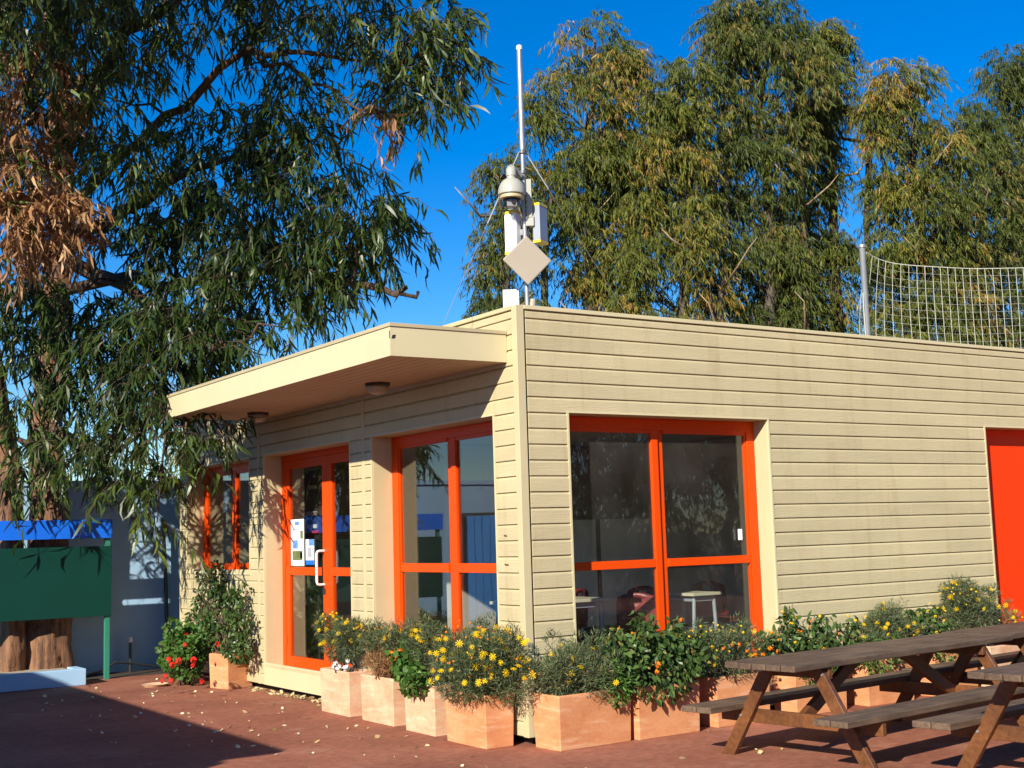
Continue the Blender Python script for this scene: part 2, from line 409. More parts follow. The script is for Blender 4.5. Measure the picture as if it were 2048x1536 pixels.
# boards ----------------------------------------------------
def prof(z1, z0): # z1 top, z0 bottom
    return [(-.001, z1), (.0025, z1-.003), (.014, z1-.016), (.0165, z1-.022), (.0175, z0+.006), (.015, z0+.003), (-.001, z0+.0025)]
def board(fn, a, b, k, zt=None, zb=None):
    z1 = zk(k) if zt is None else zt; z0 = zk(k+1) if zb is None else zb
    if b-a < .02 or z1-z0 < .03: return
    mb = MB(); jit = random.uniform(-.0008, .0008)
    mb.prism([(d + (jit if d > .01 else 0), z) for d, z in prof(z1, z0)], fn, a, b)
    obj('board', mb, M['siding'], B)
def spans(lo, hi, cuts):
    out = []; cur = lo
    for a, b in sorted(cuts):
        if a > cur: out.append((cur, min(a, hi)))
        cur = max(cur, b)
    if cur < hi: out.append((cur, hi))
    return [s for s in out if s[1]-s[0] > .02]
def rows(fn, segs, ops, joints):
    for k in range(-1, 26):
        zt = 3.509 if k == -1 else zk(k); zb = Z0 if k == -1 else max(zk(k+1), .072)
        for lo, hi in segs:
            cuts = [(a-.02, b+.02) for (a, b, z0, z1) in ops if zt-.01 <= z1+.002 and zb+.01 >= z0-.03]
            for a, b in spans(lo, hi, cuts):
                js = [j for j in joints(k) if a+.25 < j < b-.25]
                pts = [a] + js + [b]
                for i in range(len(pts)-1):
                    board(fn, pts[i]+(.0012 if i else 0), pts[i+1]-(.0012 if i < len(pts)-2 else 0), k, zt, zb)
def jr(k):
    random.seed(100+k*7); o = random.uniform(.2, 3.4); return [o, o+3.6, o+7.2]
rows(fr, [(0.075, 8.4)], OR, jr)
mb = MB(); mb.prism([(-.001, 3.509), (.0165, 3.50), (.0165, .08), (-.001, .075)], fr, 8.42, RX-.03); tag(obj('far_siding', mb, M['siding'], B))
random.seed(11)
rows(fl, [(0.052, 2.758), (2.824, 5.455), (5.521, LB-.05)], OL, lambda k: [])
# corner posts and seam trims
mb = MB(); mb.prism([(-.022, -.022), (.055, -.022), (.055, .0), (0, 0), (0, .05), (-.022, .05)], lambda t, u, v: (u, v, t), .07, TOP-.002)
obj('corner_post', mb, M['cream'], B, bevel=.004)
mb = MB(); mb.box(.060, .073, -.004, .001, .075, 3.505); obj('corner_gap', mb, M['dark'], B)
for t in (2.791, 5.488):
    mb = MB(); mb.prism([(0, .072), (.022, .072), (.022, 3.505), (0, 3.505)], fl, t-.031, t+.004); mb.prism([(0, .072), (.018, .072), (.018, 3.505), (0, 3.505)], fl, t+.010, t+.031)
    obj('seam_trim', mb, M['cream'], B, bevel=.003)
mb = MB(); mb.box(-.022, .03, LB-.05, LB, .07, TOP-.002); obj('corner_post', mb, M['cream'], B, bevel=.004)
# parapet caps
mb = MB(); mb.box(-.028, .27, .052, LB, 3.511, TOP); obj('parapet_cap', mb, M['cream'], B, bevel=.003)
for a, b in ((.057, 3.2), (3.203, 6.3), (6.303, 9.4), (9.403, RX)):
    mb = MB(); mb.box(a, b, -.028, .25, 3.511, TOP+random.uniform(-.003, .003)); obj('parapet_cap', mb, M['fascia'], B, bevel=.003)
# opening edge trims
def edge(fn, a, b, z0, z1, sill=True):
    mb = MB()
    for (p, q) in ((a-.019, a-.0005), (b+.0005, b+.019)):
        mb.prism([(-.01, z0), (.021, z0), (.021, z1+.004), (-.01, z1+.004)], fn, p, q)
    mb.prism([(-.01, z1+.005), (.021, z1+.005), (.021, z1+.020), (-.01, z1+.020)], fn, a-.019, b+.019)
    return obj('opening_trim', mb, M['fascia'], B)
for a, b, z0, z1 in OL: edge(fl, a, b, z0 if z0 > 1 else .075, z1)
for a, b, z0, z1 in OR: edge(fr, a, b, .075, z1)
mb = MB(); mb.prism([(-.2, 1.300), (.03, 1.300), (.03, 1.326), (-.2, 1.333)], fl, 5.75, 7.92); obj('window_sill', mb, M['fascia'], B)
mb = MB(); mb.prism([(0, .075), (.019, .075), (.019, .27), (0, .27)], fl, 3.10, 5.31); obj('door_plinth', mb, M['fascia'], B)
mb = MB(); mb.prism([(0, .075), (.019, .075), (.019, .27), (0, .27)], fl, .39, 2.59); obj('window_plinth', mb, M['fascia'], B)
mb = MB(); mb.prism([(0, .075), (.019, .075), (.019, .27), (0, .27)], fr, .49, 2.75); obj('window_plinth', mb, M['fascia'], B)

# windows: frame pieces in (t, z) on a plane set back by d
def bars(fn, lst, d, th=.06):
    mb = MB()
    for (a, b, z0, z1, dd) in lst:
        mb.prism([(-d-dd-th, z0), (-d-dd, z0), (-d-dd, z1), (-d-dd-th, z1)], fn, a, b)
    return mb
def pane(fn, a, b, z0, z1, d, parent):
    mb = MB(); mb.prism([(-d, z0), (-d+.006, z0), (-d+.006, z1), (-d, z1)], fn, a, b)
    return obj('pane', mb, M['glass_front' if fn is fr else 'glass'], parent)
def window(fn, a, b, z0, z1, d, mull, midz, fw=.10, topw=.10):
    """sliding window: mull=(m0,m1,m2): sash meeting stiles; midz=(lo,hi) transom"""
    o = bars(fn, [(a+.002, a+fw, z0, z1-.002, 0), (b-fw, b-.002, z0, z1-.002, 0), (a+fw, b-fw, z1-topw, z1-.002, .0), (a+fw, b-fw, z0, z0+.09, 0)], d)
    w = obj('window', o, M['orange'], B, bevel=.003)
    m0, m1, m2 = mull
    iz0, iz1 = z0+.09, z1-topw
    s1 = bars(fn, [(m0, m1, iz0, iz1, .004)], d, .04); s2 = bars(fn, [(m1+.004, m2, iz0, iz1, .026)], d, .034)
    obj('sash_stile', s1, M['orange'], w, bevel=.003); obj('sash_stile', s2, M['orange'], w, bevel=.003)
    ed = bars(fn, [(a+fw, a+fw+.022, iz0, iz1, .012), (b-fw-.022, b-fw, iz0, iz1, .012), (a+fw+.022, m0, iz1-.03, iz1, .012), (m2, b-fw-.022, iz1-.03, iz1, .012)], d, .035)
    obj('sash_rail', ed, M['orange'], w)
    L = a+fw+.022; R = b-fw-.022
    if midz:
        r = bars(fn, [(L, m0-.001, midz[0], midz[1], .006), (m2+.001, R, midz[0], midz[1], .006)], d, .035)
        obj('mid_rail', r, M['orange'], w, bevel=.003)
        zz = [(iz0, midz[0]), (midz[1], iz1-.03)]
    else: zz = [(iz0, iz1-.03)]
    for q0, q1 in zz:
        pane(fn, L, m0, q0, q1, d+.036, w); pane(fn, m2, R, q0, q1, d+.030, w)
    return w
window(fl, .382, 2.60, .262, ZH, .20, (1.385, 1.46, 1.55), (1.345, 1.428), .125, .09)
wR = window(fr, .48, 2.758, .262, ZH, .17, (1.515, 1.585, 1.655), (1.348, 1.419), .10, .10)
window(fl, 5.765, 7.90, 1.335, ZH, .20, (6.75, 6.79, 6.94), None, .10, .09)
mb = bars(fr, [(2.50, 2.535, 1.56, 1.66, -.012)], .17, .02); obj('latch', mb, M['white'], wR)
# entrance door
D = obj('door', bars(fl, [(3.096, 3.17, .262, ZH-.002, 0), (5.235, 5.313, .262, ZH-.002, 0), (3.17, 5.235, ZH-.065, ZH-.002, 0)], .20, .07), M['orange'], B, bevel=.003)
def leaf(a, b, d):
    z0, z1 = .275, ZH-.068
    o = bars(fl, [(a, a+.115, z0, z1, 0), (b-.115, b, z0, z1, 0), (a+.115, b-.115, z1-.095, z1, 0), (a+.115, b-.115, z0, z0+.115, 0), (a+.115, b-.115, 1.294, 1.382, 0)], d, .045)
    l = obj('door_leaf', o, M['orange'], D, bevel=.003)
    for q0, q1 in ((z0+.115, 1.294), (1.382, z1-.095)):
        mb = MB(); mb.prism([(-d-.028, q0), (-d-.022, q0), (-d-.022, q1), (-d-.028, q1)], fl, a+.115, b-.115); obj('door_pane', mb, M['glass'], D)
leaf(4.115, 5.232, .206); leaf(3.173, 4.110, .206)
mb = MB()
hy, hz0, hz1 = 4.19, 1.20, 1.56
for s in (-1, 1):
    mb2 = MB()
pts = [(-.212+.0, hy, hz1-.02), (.135-.0, hy, hz1-.02)]
x0, xh = .204, .115
def arc_handle(mb, y):
    mb.tube([(x0, y, hz1), (xh+.03, y, hz1), (xh+.008, y, hz1-.008), (xh, y, hz1-.03), (xh, y, hz0+.03), (xh+.008, y, hz0+.008), (xh+.03, y, hz0), (x0, y, hz0)], .0145, 10)
arc_handle(mb, hy); obj('handle', mb, M['white'], D, smooth=True)
mb = MB(); mb.box(.196, .205, 5.20, 5.225, 2.20, 2.32); mb.box(.196, .205, 5.20, 5.225, 1.40, 1.52); mb.box(.196, .205, 5.20, 5.225, .5, .62)
obj('hinge', mb, M['orange'], D)
mb = MB(); mb.box(.192, .204, 4.165, 4.215, 1.10, 1.16); obj('lock', mb, M['camblack'], D)
# red side door
mb = bars(fr, [(5.95, 7.645, .11, ZH-.004, 0)], .165, .05); D2 = obj('side_door', mb, M['red_door'], B); D2['label'] = 'plain red orange door panel on the long side'
# canopy
CX, CY0, CY1, CS, CT = -1.104, .136, 5.455, 3.083, 3.345
mb = MB(); mb.box(CX+.02, -.019, CY0+.02, CY1-.02, CS+.03, CT-.01); canopy = obj('canopy', mb, M['cap'], B); canopy['label'] = 'flat cream canopy over the entrance'
for a, b in ((CY0, 2.74), (2.742, 3.33), (3.332, CY1)):
    mb = MB(); mb.box(CX, CX+.018, a, b, CS, CT-.032); obj('fascia', mb, M['fascia'], canopy)
for y in ((CY0, CY0+.018), (CY1-.018, CY1)):
    mb = MB(); mb.box(CX+.0185, -.019, y[0], y[1], CS, CT-.032); obj('fascia', mb, M['fascia'], canopy)
mb = MB(); mb.box(CX-.010, -.0195, CY0-.010, CY1+.01, CT-.030, CT); obj('canopy_cap', mb, M['cap'], canopy, bevel=.003)
nP = 11; w = (-.02-(CX+.02))/nP
for i in range(nP):
    for a, b in ((CY0+.019, 2.786), (2.794, CY1-.019)):
        mb = MB(); xa, xb = CX+.02+i*w, CX+.02+(i+1)*w
        mb.prism([(xa+.0025, CS+.0055), (xa+.010, CS+.0), (xb-.010, CS+.0), (xb-.0025, CS+.0055), (xb-.0025, CS+.02), (xa+.0025, CS+.02)], lambda t, u, v: (u, t, v), a, b)
        obj('soffit_plank', mb, M['soffit'], canopy)
# chipped spots on the canopy corner and cladding
mb = MB(); mb.obox((CX+.03, CY0-.0015, 3.235), (.014, 0, .002), (0, .0015, 0), (.004, 0, .014)); mb.obox((CX-.0015, CY0+.006, 3.25), (0, .004, .003), (.0015, 0, 0), (0, 0, .03))
obj('chip', mb, M['dark'], canopy)
for (y, z, s) in ((.235, 1.66, .022), (.23, 1.425, .03)):
    mb = MB(); mb.obox((-.0183, y, z), (0, s, .002), (.0012, 0, 0), (0, .003, .007)); obj('chip', mb, M['twig'], B)

# soffit lamps
for i, (x, y) in enumerate(((-.366, 1.782), (-.372, 4.611))):
    t = thing('ceiling_light', ['round glass lamp under the canopy above the corner window', 'round glass lamp under the canopy above the small left window'][i], 'lamp', (x, y, CS), 'lamps under the canopy')
    mb = MB(); mb.lathe((x, y, CS), [(.115, .001), (.118, -.014), (.108, -.026)], 24); obj('base', mb, M['camblack'], t, smooth=True)
    mb = MB(); mb.lathe((x, y, CS-.026), [(.104, 0), (.100, -.030), (.082, -.056), (.050, -.074), (.012, -.080)], 24); obj('diffuser', mb, M['camgrey'], t, smooth='all')

# interior --------------------------------------------------
def chair(x, y, rot, label):
    t = thing('chair', label, 'chair', (0, 0, 0), 'plastic chairs inside the cabin')
    def T(p):
        c_, s_ = math.cos(rot), math.sin(rot); return (p[0]*c_-p[1]*s_, p[0]*s_+p[1]*c_, p[2])
    mb = MB()   # backrest: curved shell with a grip hole near the top
    nu, nv = 9, 9; idx = {}
    for j in range(nv):
        for i in range(nu):
            u = -1+2*i/(nu-1); v = j/(nv-1)
            hw = .22*(1-.10*v - (.16*(v-.8)/.2 if v > .8 else 0))
            idx[i, j] = len(mb.v); mb.v.append(T((u*hw, -.20-.05*v-.035*(1-u*u), .46+.37*v - (.03*u*u if v > .9 else 0))))
    for j in range(nv-1):
        for i in range(nu-1):
            if j == 6 and i in (3, 4): continue
            mb.f.append((idx[i,j], idx[i+1,j], idx[i+1,j+1], idx[i,j+1]))
    o = obj('backrest', mb, M['maroon'], t, smooth='all', fix=False); md = o.modifiers.new('s', 'SOLIDIFY'); md.thickness = .012
    mb = MB(); mb.prism([(-.21,.43),(.21,.42),(.22,.44),(-.21,.455)], lambda q,u,v: T((q,u,v)), -.21, .21); obj('seat', mb, M['maroon'], t, bevel=.008)
    for sx in (-1, 1):
        mb = MB(); mb.tube([T((sx*.19,.15,.43)), T((sx*.24,.22,0))], .012, 8); obj('leg', mb, M['tubegrey'], t, smooth=True)
        mb = MB(); mb.tube([T((sx*.19,-.15,.43)), T((sx*.24,-.24,0))], .012, 8); obj('leg', mb, M['tubegrey'], t, smooth=True)
    t.location = (x, y, .28)
    return t
chair(1.90, .84, math.radians(-55), 'maroon chair with sun on its back behind the large front window')
chair(1.95, 2.30, math.radians(20), 'dark maroon chair with grip hole at the far side of the cream table')
chair(2.62, 1.55, math.radians(170), 'shaded maroon chair just behind the middle window bar')
chair(1.45, 2.45, math.radians(10), 'maroon chair at the dim left edge of the front window')
chair(3.65, 1.75, math.radians(165), 'maroon chair beside the grey legged table end')
def room_table(x0, x1, y0, y1, label):
    t = thing('table', label, 'table', (x0, y0, .28), 'tables inside the cabin')
    mb = MB(); mb.box(x0, x1, y0, y1, 1.005, 1.035); obj('tabletop', mb, M['table_cream'], t, bevel=.004)
    mb = MB(); mb.box(x0+.05, x1-.05, y0+.05, y1-.05, .95, 1.003); obj('apron', mb, M['tubegrey'], t)
    for a in (x0+.06, x1-.06):
        for b in (y0+.06, y1-.06):
            mb = MB(); mb.tube([(a, b, 1.0), (a+(-.04 if a < (x0+x1)/2 else .04), b, .282)], .02, 10); obj('leg', mb, M['tubegrey'], t, smooth=True)
room_table(.95, 1.95, 1.45, 2.05, 'cream topped table with papers on it behind the corner end of the window')
room_table(2.86, 3.24, 1.25, 1.85, 'small cream topped table on grey tube legs behind the right window pane')
mb = MB(); mb.obox((1.45, 1.7, 1.038), (.16, .05, 0), (-.04, .11, 0), (0, 0, .002)); tag(obj('paper_sheet', mb, M['printgrey']), 'grey sheet of paper lying on the cream table inside', 'paper')
t = thing('whiteboard', 'tall greyish double whiteboard standing at the back of the room', 'whiteboard', (3.3, 4.0, .28))
for a, b in ((2.75, 3.74), (3.80, 4.66)):
    mb = MB(); mb.box(a, b, 4.0, 4.03, .55, 1.83); obj('panel', mb, M['whiteboard'], t)
mb = MB(); mb.box(3.745, 3.795, 3.985, 4.035, .282, 1.835); obj('post', mb, M['wire'], t)
for x in (2.76, 4.64):
    mb = MB(); mb.box(x-.02, x+.02, 3.9, 4.13, .282, .32); mb.box(x-.015, x+.015, 4.032, 4.06, .32, 1.8); obj('leg', mb, M['wire'], t)
t = thing('reception_cabinet', 'grey green counter cabinet with sloping dark top behind the glass door', 'cabinet', (1.0, 6.2, .28))
mb = MB(); mb.prism([(1.0, .282), (1.6, .282), (1.6, 1.22), (1.0, 1.0)], lambda q,u,v: (u, q, v), 5.93, 6.56); obj('body', mb, M['cabinet'], t, bevel=.006)
mb = MB(); mb.prism([(.97, .995), (1.62, 1.235), (1.62, 1.275), (.97, 1.035)], lambda q,u,v: (u, q, v), 5.90, 6.58); obj('top', mb, M['camblack'], t)
# partition stops short of the cabinet
t = thing('leaflet_rack', 'dark leaflet rack with red bars seen through the glass door', 'rack', (.62, 5.45, .28))
mb = MB(); mb.box(.62, .65, 5.22, 5.70, 1.30, 2.50); obj('back_panel', mb, M['dark'], t)
for z in (1.345, 1.76): mb = MB(); mb.box(.585, .618, 5.22, 5.66, z, z+.035); obj('bar', mb, M['red'], t)
for (y0, y1, z, mm) in ((5.26, 5.44, 2.28, 'yellow'), (5.26, 5.52, 1.97, 'paper'), (5.26, 5.52, 1.82, 'paper')):
    mb = MB(); mb.box(.60, .618, y0, y1, z, z+.045); obj('leaflet', mb, M[mm], t)
mb = MB(); mb.box(.63, .645, 5.26, 5.30, .282, 1.30); mb.box(.63, .645, 5.62, 5.66, .282, 1.30); obj('leg', mb, M['dark'], t)
# posters on the door glass
t = thing('poster', 'tall white notice with small pictures on the glass door', 'poster', (.214, 4.935, 1.655), 'notices on the glass door')
mb = MB(); mb.box(.2225, .2245, 4.755, 5.112, 1.40, 1.92); obj('sheet', mb, M['paper'], t)
for (a, b, z0, z1, mm) in ((4.88, 5.0, 1.855, 1.895, 'printblue'), (4.90, 5.08, 1.80, 1.812, 'printgrey'), (4.86, 5.08, 1.775, 1.783, 'printgrey'), (4.78, 4.85, 1.70, 1.79, 'printgreen'), (4.88, 5.08, 1.745, 1.752, 'printgrey'), (4.88, 5.08, 1.715, 1.722, 'printgrey'),
                          (4.92, 5.06, 1.59, 1.685, 'printblue'), (4.78, 4.90, 1.65, 1.657, 'printgrey'), (4.78, 4.90, 1.62, 1.627, 'printgrey'), (4.80, 5.07, 1.46, 1.565, 'printgreen'), (4.80, 4.86, 1.48, 1.55, 'red')):
    mb = MB(); mb.box(.2212, .2224, a, b, z0, z1); obj('print', mb, M[mm], t)
t = thing('poster', 'narrow blue and white leaflet beside the tall notice on the door', 'poster', (.214, 4.6, 1.55), 'notices on the glass door')
mb = MB(); mb.box(.2225, .2245, 4.49, 4.71, 1.41, 1.69); obj('sheet', mb, M['paper'], t)
for (a, b, z0, z1, mm) in ((4.49, 4.62, 1.62, 1.69, 'printblue'), (4.49, 4.71, 1.41, 1.46, 'blue'), (4.55, 4.66, 1.49, 1.60, 'printgrey')):
    mb = MB(); mb.box(.2212, .2224, a, b, z0, z1); obj('print', mb, M[mm], t)

# ------------------------------------------------------------------ mast and its equipment
MX, MY = .35, .355
t = thing('antenna_mast', 'slim galvanised pole rising from the roof corner of the cabin', 'mast', (MX, MY, 3.42))
mb = MB(); mb.tube([(MX, MY, 3.42), (MX, MY, 5.06)], .019, 14); obj('pole', mb, M['galv'], t, smooth=True)
mb = MB(); mb.tube([(MX, MY, 5.0), (MX, MY, 5.93)], .0245, 14); obj('upper_pole', mb, M['galv'], t, smooth=True)
mb = MB(); mb.lathe((MX, MY, 5.93), [(.027, -.02), (.027, .012), (.02, .02)], 14); obj('cap', mb, M['white'], t, smooth=True)
for z in (4.98, 4.80):
    mb = MB(); mb.lathe((MX, MY, z), [(.034, -.012), (.034, .012)], 14); obj('clamp', mb, M['wire'], t, smooth=True)
mb = MB(); mb.tube([(MX, MY, 4.80), (MX-.06, MY+.045, 4.80), (MX-.06, MY+.045, 4.73), (MX, MY, 4.73)], .006, 6); obj('bracket', mb, M['wire'], t)
mb = MB(); mb.tube([(MX+.03, MY-.01, 4.45), (MX+.028, MY-.012, 4.2), (MX+.03, MY, 3.9), (MX-.05, MY+.06, 3.75), (MX-.06, MY+.07, 3.55)], .007, 6); obj('cable', mb, M['camblack'], t, smooth=True)
for i, (lab, end) in enumerate((('thin steel guy wire running down to the canopy roof', (-.44, .53, 3.345)), ('thin steel guy wire running down to the long roof edge', (1.22, .06, 3.53)))):
    a = np.array([MX + (-.03 if i == 0 else .03), MY, 4.99]); e = np.array(end)
    w_ = thing('guy_wire', lab, 'wire', a.tolist(), 'guy wires of the mast')
    mb = MB(); mb.tube([a, e], .0026, 5); obj('wire', mb, M['wire'], w_)
    k = .9 if i == 0 else .5
    mb = MB(); mb.tube([a, a+(e-a)*.02, a+(e-a)*(k*.45)], [.003, .0065, .0065], 6); obj('turnbuckle', mb, M['galv'], w_, smooth=True)
    mb = MB(); mb.box(e[0]-.02, e[0]+.02, e[1]-.02, e[1]+.02, e[2]-.02, e[2]+.01); obj('anchor', mb, M['galv'], w_)
# dome camera
LAT = np.array([RT[0], RT[1], 0]); LAT /= np.linalg.norm(LAT); BAK = np.array([FW[0], FW[1], 0]); BAK /= np.linalg.norm(BAK)
cc = np.array([MX, MY, 4.46]) - LAT*.105 - BAK*.16
t = thing('dome_camera', 'pale grey dome security camera hanging from the roof mast', 'camera', cc.tolist())
mb = MB(); mb.lathe(cc, [(.108, .095), (.118, .10), (.119, .122), (.112, .160), (.098, .195), (.072, .226), (.046, .240), (.038, .243), (.038, .262), (.044, .266), (.044, .325), (.036, .335)], 28); obj('housing', mb, M['camgrey'], t, smooth=True)
mb = MB(); mb.lathe(cc, [(.094, .060), (.102, .066), (.104, .085), (.101, .094)], 28); obj('collar', mb, M['cap'], t, smooth=True)
mb = MB(); mb.lathe(cc, [(.010, -.028), (.040, -.022), (.066, -.002), (.080, .030), (.083, .060)], 24); obj('bubble', mb, M['dome'], t, smooth='all')
mb = MB(); mb.obox(cc+np.array([0,0,.022]), LAT*.044, BAK*.032, (0,0,.030)); obj('camera_block', mb, M['white'], t, bevel=.008)
mb = MB(); mb.lathe(cc - BAK*.026 + LAT*.012 + np.array([0,0,.025]), [(.016, 0), (.016, .022)], 14, axis=-BAK); obj('lens', mb, M['camblack'], t, smooth=True)
mb = MB(); p = cc+np.array([0,0,.33]); mb.tube([p, p+BAK*.05+np.array([0,0,.02]), p+BAK*.13+LAT*.08+np.array([0,0,-.03])], [.036, .036, .03], 12); obj('arm', mb, M['camgrey'], t, smooth=True)
mb = MB(); q = np.array([MX, MY, 4.56]) + LAT*.045 - BAK*.01; mb.obox(q, LAT*.022, BAK*.03, (0,0,.17)); mb.obox(q+np.array([0,0,-.2]), LAT*.035, BAK*.025, (0,0,.045)); obj('mount_bracket', mb, M['camgrey'], t, bevel=.004)
# sector antennas
def sector(c, nrm, label, hw=.062, hh=.19, hd=.035, mt='white'):
    n_ = np.array([nrm[0], nrm[1], 0.]); n_ /= np.linalg.norm(n_); s_ = np.cross((0,0,1), n_); c = np.array(c)
    t = thing('sector_antenna', label, 'antenna', c.tolist(), 'box antennas on the mast')
    mb = MB(); mb.obox(c, s_*hw, n_*hd, (0,0,hh-.022)); obj('body', mb, M[mt], t, bevel=.004)
    for sg in (-1, 1): mb = MB(); mb.obox(c+np.array([0,0,sg*(hh-.011)]), s_*(hw+.002), n_*(hd+.002), (0,0,.011)); obj('end_cap', mb, M['yellow'], t)
    mb = MB(); back = np.array([MX, MY, c[2]]); mb.beam(c-n_*hd, back, .03, .05); obj('bracket', mb, M['galv'], t)
sector(np.array([MX, MY, 4.27]) - LAT*.105 + BAK*.03, (-.93, -.36), 'white box antenna facing left behind the diamond panel')
sector(np.array([MX, MY, 4.345]) + LAT*.135 + BAK*.04, (.46, -.89), 'box antenna coloured grey for shade with yellow ends on the right of the mast', .072, .175, .035, 'boxshade')
# diamond panel antenna
c = np.array([MX, MY, 4.0]) - BAK*.09 + LAT*.01
nr = np.array([-.30, -.95, 0.05]); nr /= np.linalg.norm(nr); sx = np.cross((0,0,1), nr); sx /= np.linalg.norm(sx); uz = np.cross(nr, sx)
t = thing('panel_antenna', 'beige square panel antenna turned on its corner as a diamond', 'antenna', c.tolist())
mb = MB(); a = .155; e1 = (sx+uz)/math.sqrt(2)*a; e2 = (uz-sx)/math.sqrt(2)*a; mb.obox(c, e1, e2, nr*.014); obj('panel', mb, M['beige'], t, bevel=.010)
mb = MB(); mb.beam(c-nr*.014, (MX, MY, 4.0), .05, .05); obj('bracket', mb, M['galv'], t)
c = np.array([MX-.03, MY+.03, 3.62]) - LAT*.105 + BAK*.0
t = thing('junction_box', 'white junction box standing behind the roof edge below the antennas', 'box', c.tolist())
mb = MB(); mb.obox(c, LAT*.060, BAK*.05, (0,0,.14)); obj('body', mb, M['white'], t, bevel=.006)
mb = MB(); mb.obox(c+LAT*.070, LAT*.008, BAK*.045, (0,0,.13)); obj('lid', mb, M['white'], t, bevel=.004)
mb = MB(); mb.tube([(MX+.05, MY, 3.42), (MX+.05, MY, 3.62), (MX+.06, MY, 3.68)], [.035, .035, .028], 10); obj('gland', mb, M['beige'], t, smooth=True)

# ------------------------------------------------------------------ leaves
def mesh_tris(name, V, T, tint, mat, parent=None, smooth=False):
    me = bpy.data.meshes.new(name); nv, nt = len(V), len(T)
    base = ROOT.get(parent, np.zeros(3)) if parent is not None else np.zeros(3)
    me.vertices.add(nv); me.vertices.foreach_set('co', (V-base).astype(np.float32).ravel())
    me.loops.add(nt*3); me.loops.foreach_set('vertex_index', T.astype(np.int32).ravel())
    me.polygons.add(nt); me.polygons.foreach_set('loop_start', np.arange(0, nt*3, 3, dtype=np.int32))
    try: me.polygons.foreach_set('loop_total', np.full(nt, 3, dtype=np.int32))
    except Exception: pass
    me.update(calc_edges=True)
    at_ = me.attributes.new('tint', 'FLOAT', 'POINT'); at_.data.foreach_set('value', tint.astype(np.float32))
    if smooth: me.polygons.foreach_set('use_smooth', np.ones(nt, dtype=bool))
    me.materials.append(mat)
    o = bpy.data.objects.new(name, me); col.objects.link(o)
    if parent is not None: o.parent = parent
    ROOT[o] = base
    return o
def nrmz(a): return a/(np.linalg.norm(a, axis=-1, keepdims=True)+1e-9)
def leaves(Pp, D, L, W, bend, sick, full=True):
    """arrays: base point, axis, length, width, bend, sickle -> V, T, leaf index per vertex"""
    n = len(Pp); D = nrmz(D); R = rng.normal(size=(n,3)); N = nrmz(np.cross(D, R)); Bv = np.cross(D, N)
    L = L[:,None]; W = W[:,None]; bend = bend[:,None]; sick = sick[:,None]
    def pt(t, s): return Pp + D*L*t - N*(bend*L*t*t) + Bv*(sick*L*4*(t-t*t)*.5 + s*W*.5)
    if full:
        V = np.stack([pt(0,0), pt(.33,1), pt(.33,-1), pt(.70,.75), pt(.70,-.75), pt(1,0)], 1)
        T = np.array([[0,1,2],[1,3,4],[1,4,2],[3,5,4]])
    else:
        V = np.stack([pt(0,0), pt(.45,1), pt(.45,-1), pt(1,0)], 1); T = np.array([[0,1,2],[1,3,2]])
    k = V.shape[1]
    TT = (np.arange(n)[:,None,None]*k + T[None]).reshape(-1,3)
    return V.reshape(-1,3), TT, np.repeat(np.arange(n), k)
def ellips(n, c, r, shell=.45):
    d = nrmz(rng.normal(size=(n,3))); u = rng.random(n)**(1/3.); u = shell + (1-shell)*u if shell else u
    return np.array(c) + d*u[:,None]*np.array(r), d
def tubes3(A, Bm, C, r0, r1):
    """many thin three-point, three-sided twigs"""
    n = len(A); out = []
    ax = nrmz(C-A); u = nrmz(np.cross(ax, rng.normal(size=(n,3)))); v = np.cross(ax, u)
    for p, r in ((A, r0), (Bm, (r0+r1)/2), (C, r1)):
        for k in range(3):
            t = 2*math.pi*k/3; out.append(p + (u*math.cos(t)+v*math.sin(t))*r[:,None])
    V = np.stack(out, 1)
    T = []
    for i in range(2):
        for k in range(3):
            k2 = (k+1) % 3; a, b, c_, d_ = i*3+k, i*3+k2, (i+1)*3+k2, (i+1)*3+k; T += [[a,b,c_],[a,c_,d_]]
    TT = (np.arange(n)[:,None,None]*9 + np.array(T)[None]).reshape(-1,3)
    return V.reshape(-1,3), TT
def sprays(c, r, ns, nl, ls, Lr, Wr, droop=.9, wind=(0,0,0), shell=.3):
    """ns twigs in an ellipsoid, nl hanging leaves on each; returns leaf arrays and twig arrays"""
    O, dr = ellips(ns, c, r, shell)
    ln = rng.uniform(ls[0], ls[1], ns)
    dirv = nrmz(dr*np.array([1,1,.5]) + rng.normal(size=(ns,3))*.45 + np.array(wind) + np.array([0,0,-.10]))
    s = rng.uniform(.08, 1.0, (ns, nl))
    pos = O[:,None,:] + dirv[:,None,:]*(ln[:,None]*s)[...,None] + np.array([0,0,-1.0])*((droop*ln[:,None]*s*s)[...,None])*.6
    td = dirv[:,None,:] + np.array([0,0,-1.2*droop])*s[...,None]
    D = nrmz(td*.35 + np.array([0,0,-1.0])*droop + rng.normal(size=(ns,nl,3))*.42 + np.array(wind)*.8)
    mid = O + dirv*(ln*.5)[:,None] + np.array([0,0,-1.0])*(droop*ln*.25*.6)[:,None]
    end = O + dirv*ln[:,None] + np.array([0,0,-1.0])*(droop*ln*.6)[:,None]
    n = ns*nl
    return pos.reshape(-1,3), D.reshape(-1,3), rng.uniform(Lr[0], Lr[1], n), rng.uniform(Wr[0], Wr[1], n), (O, mid, end)

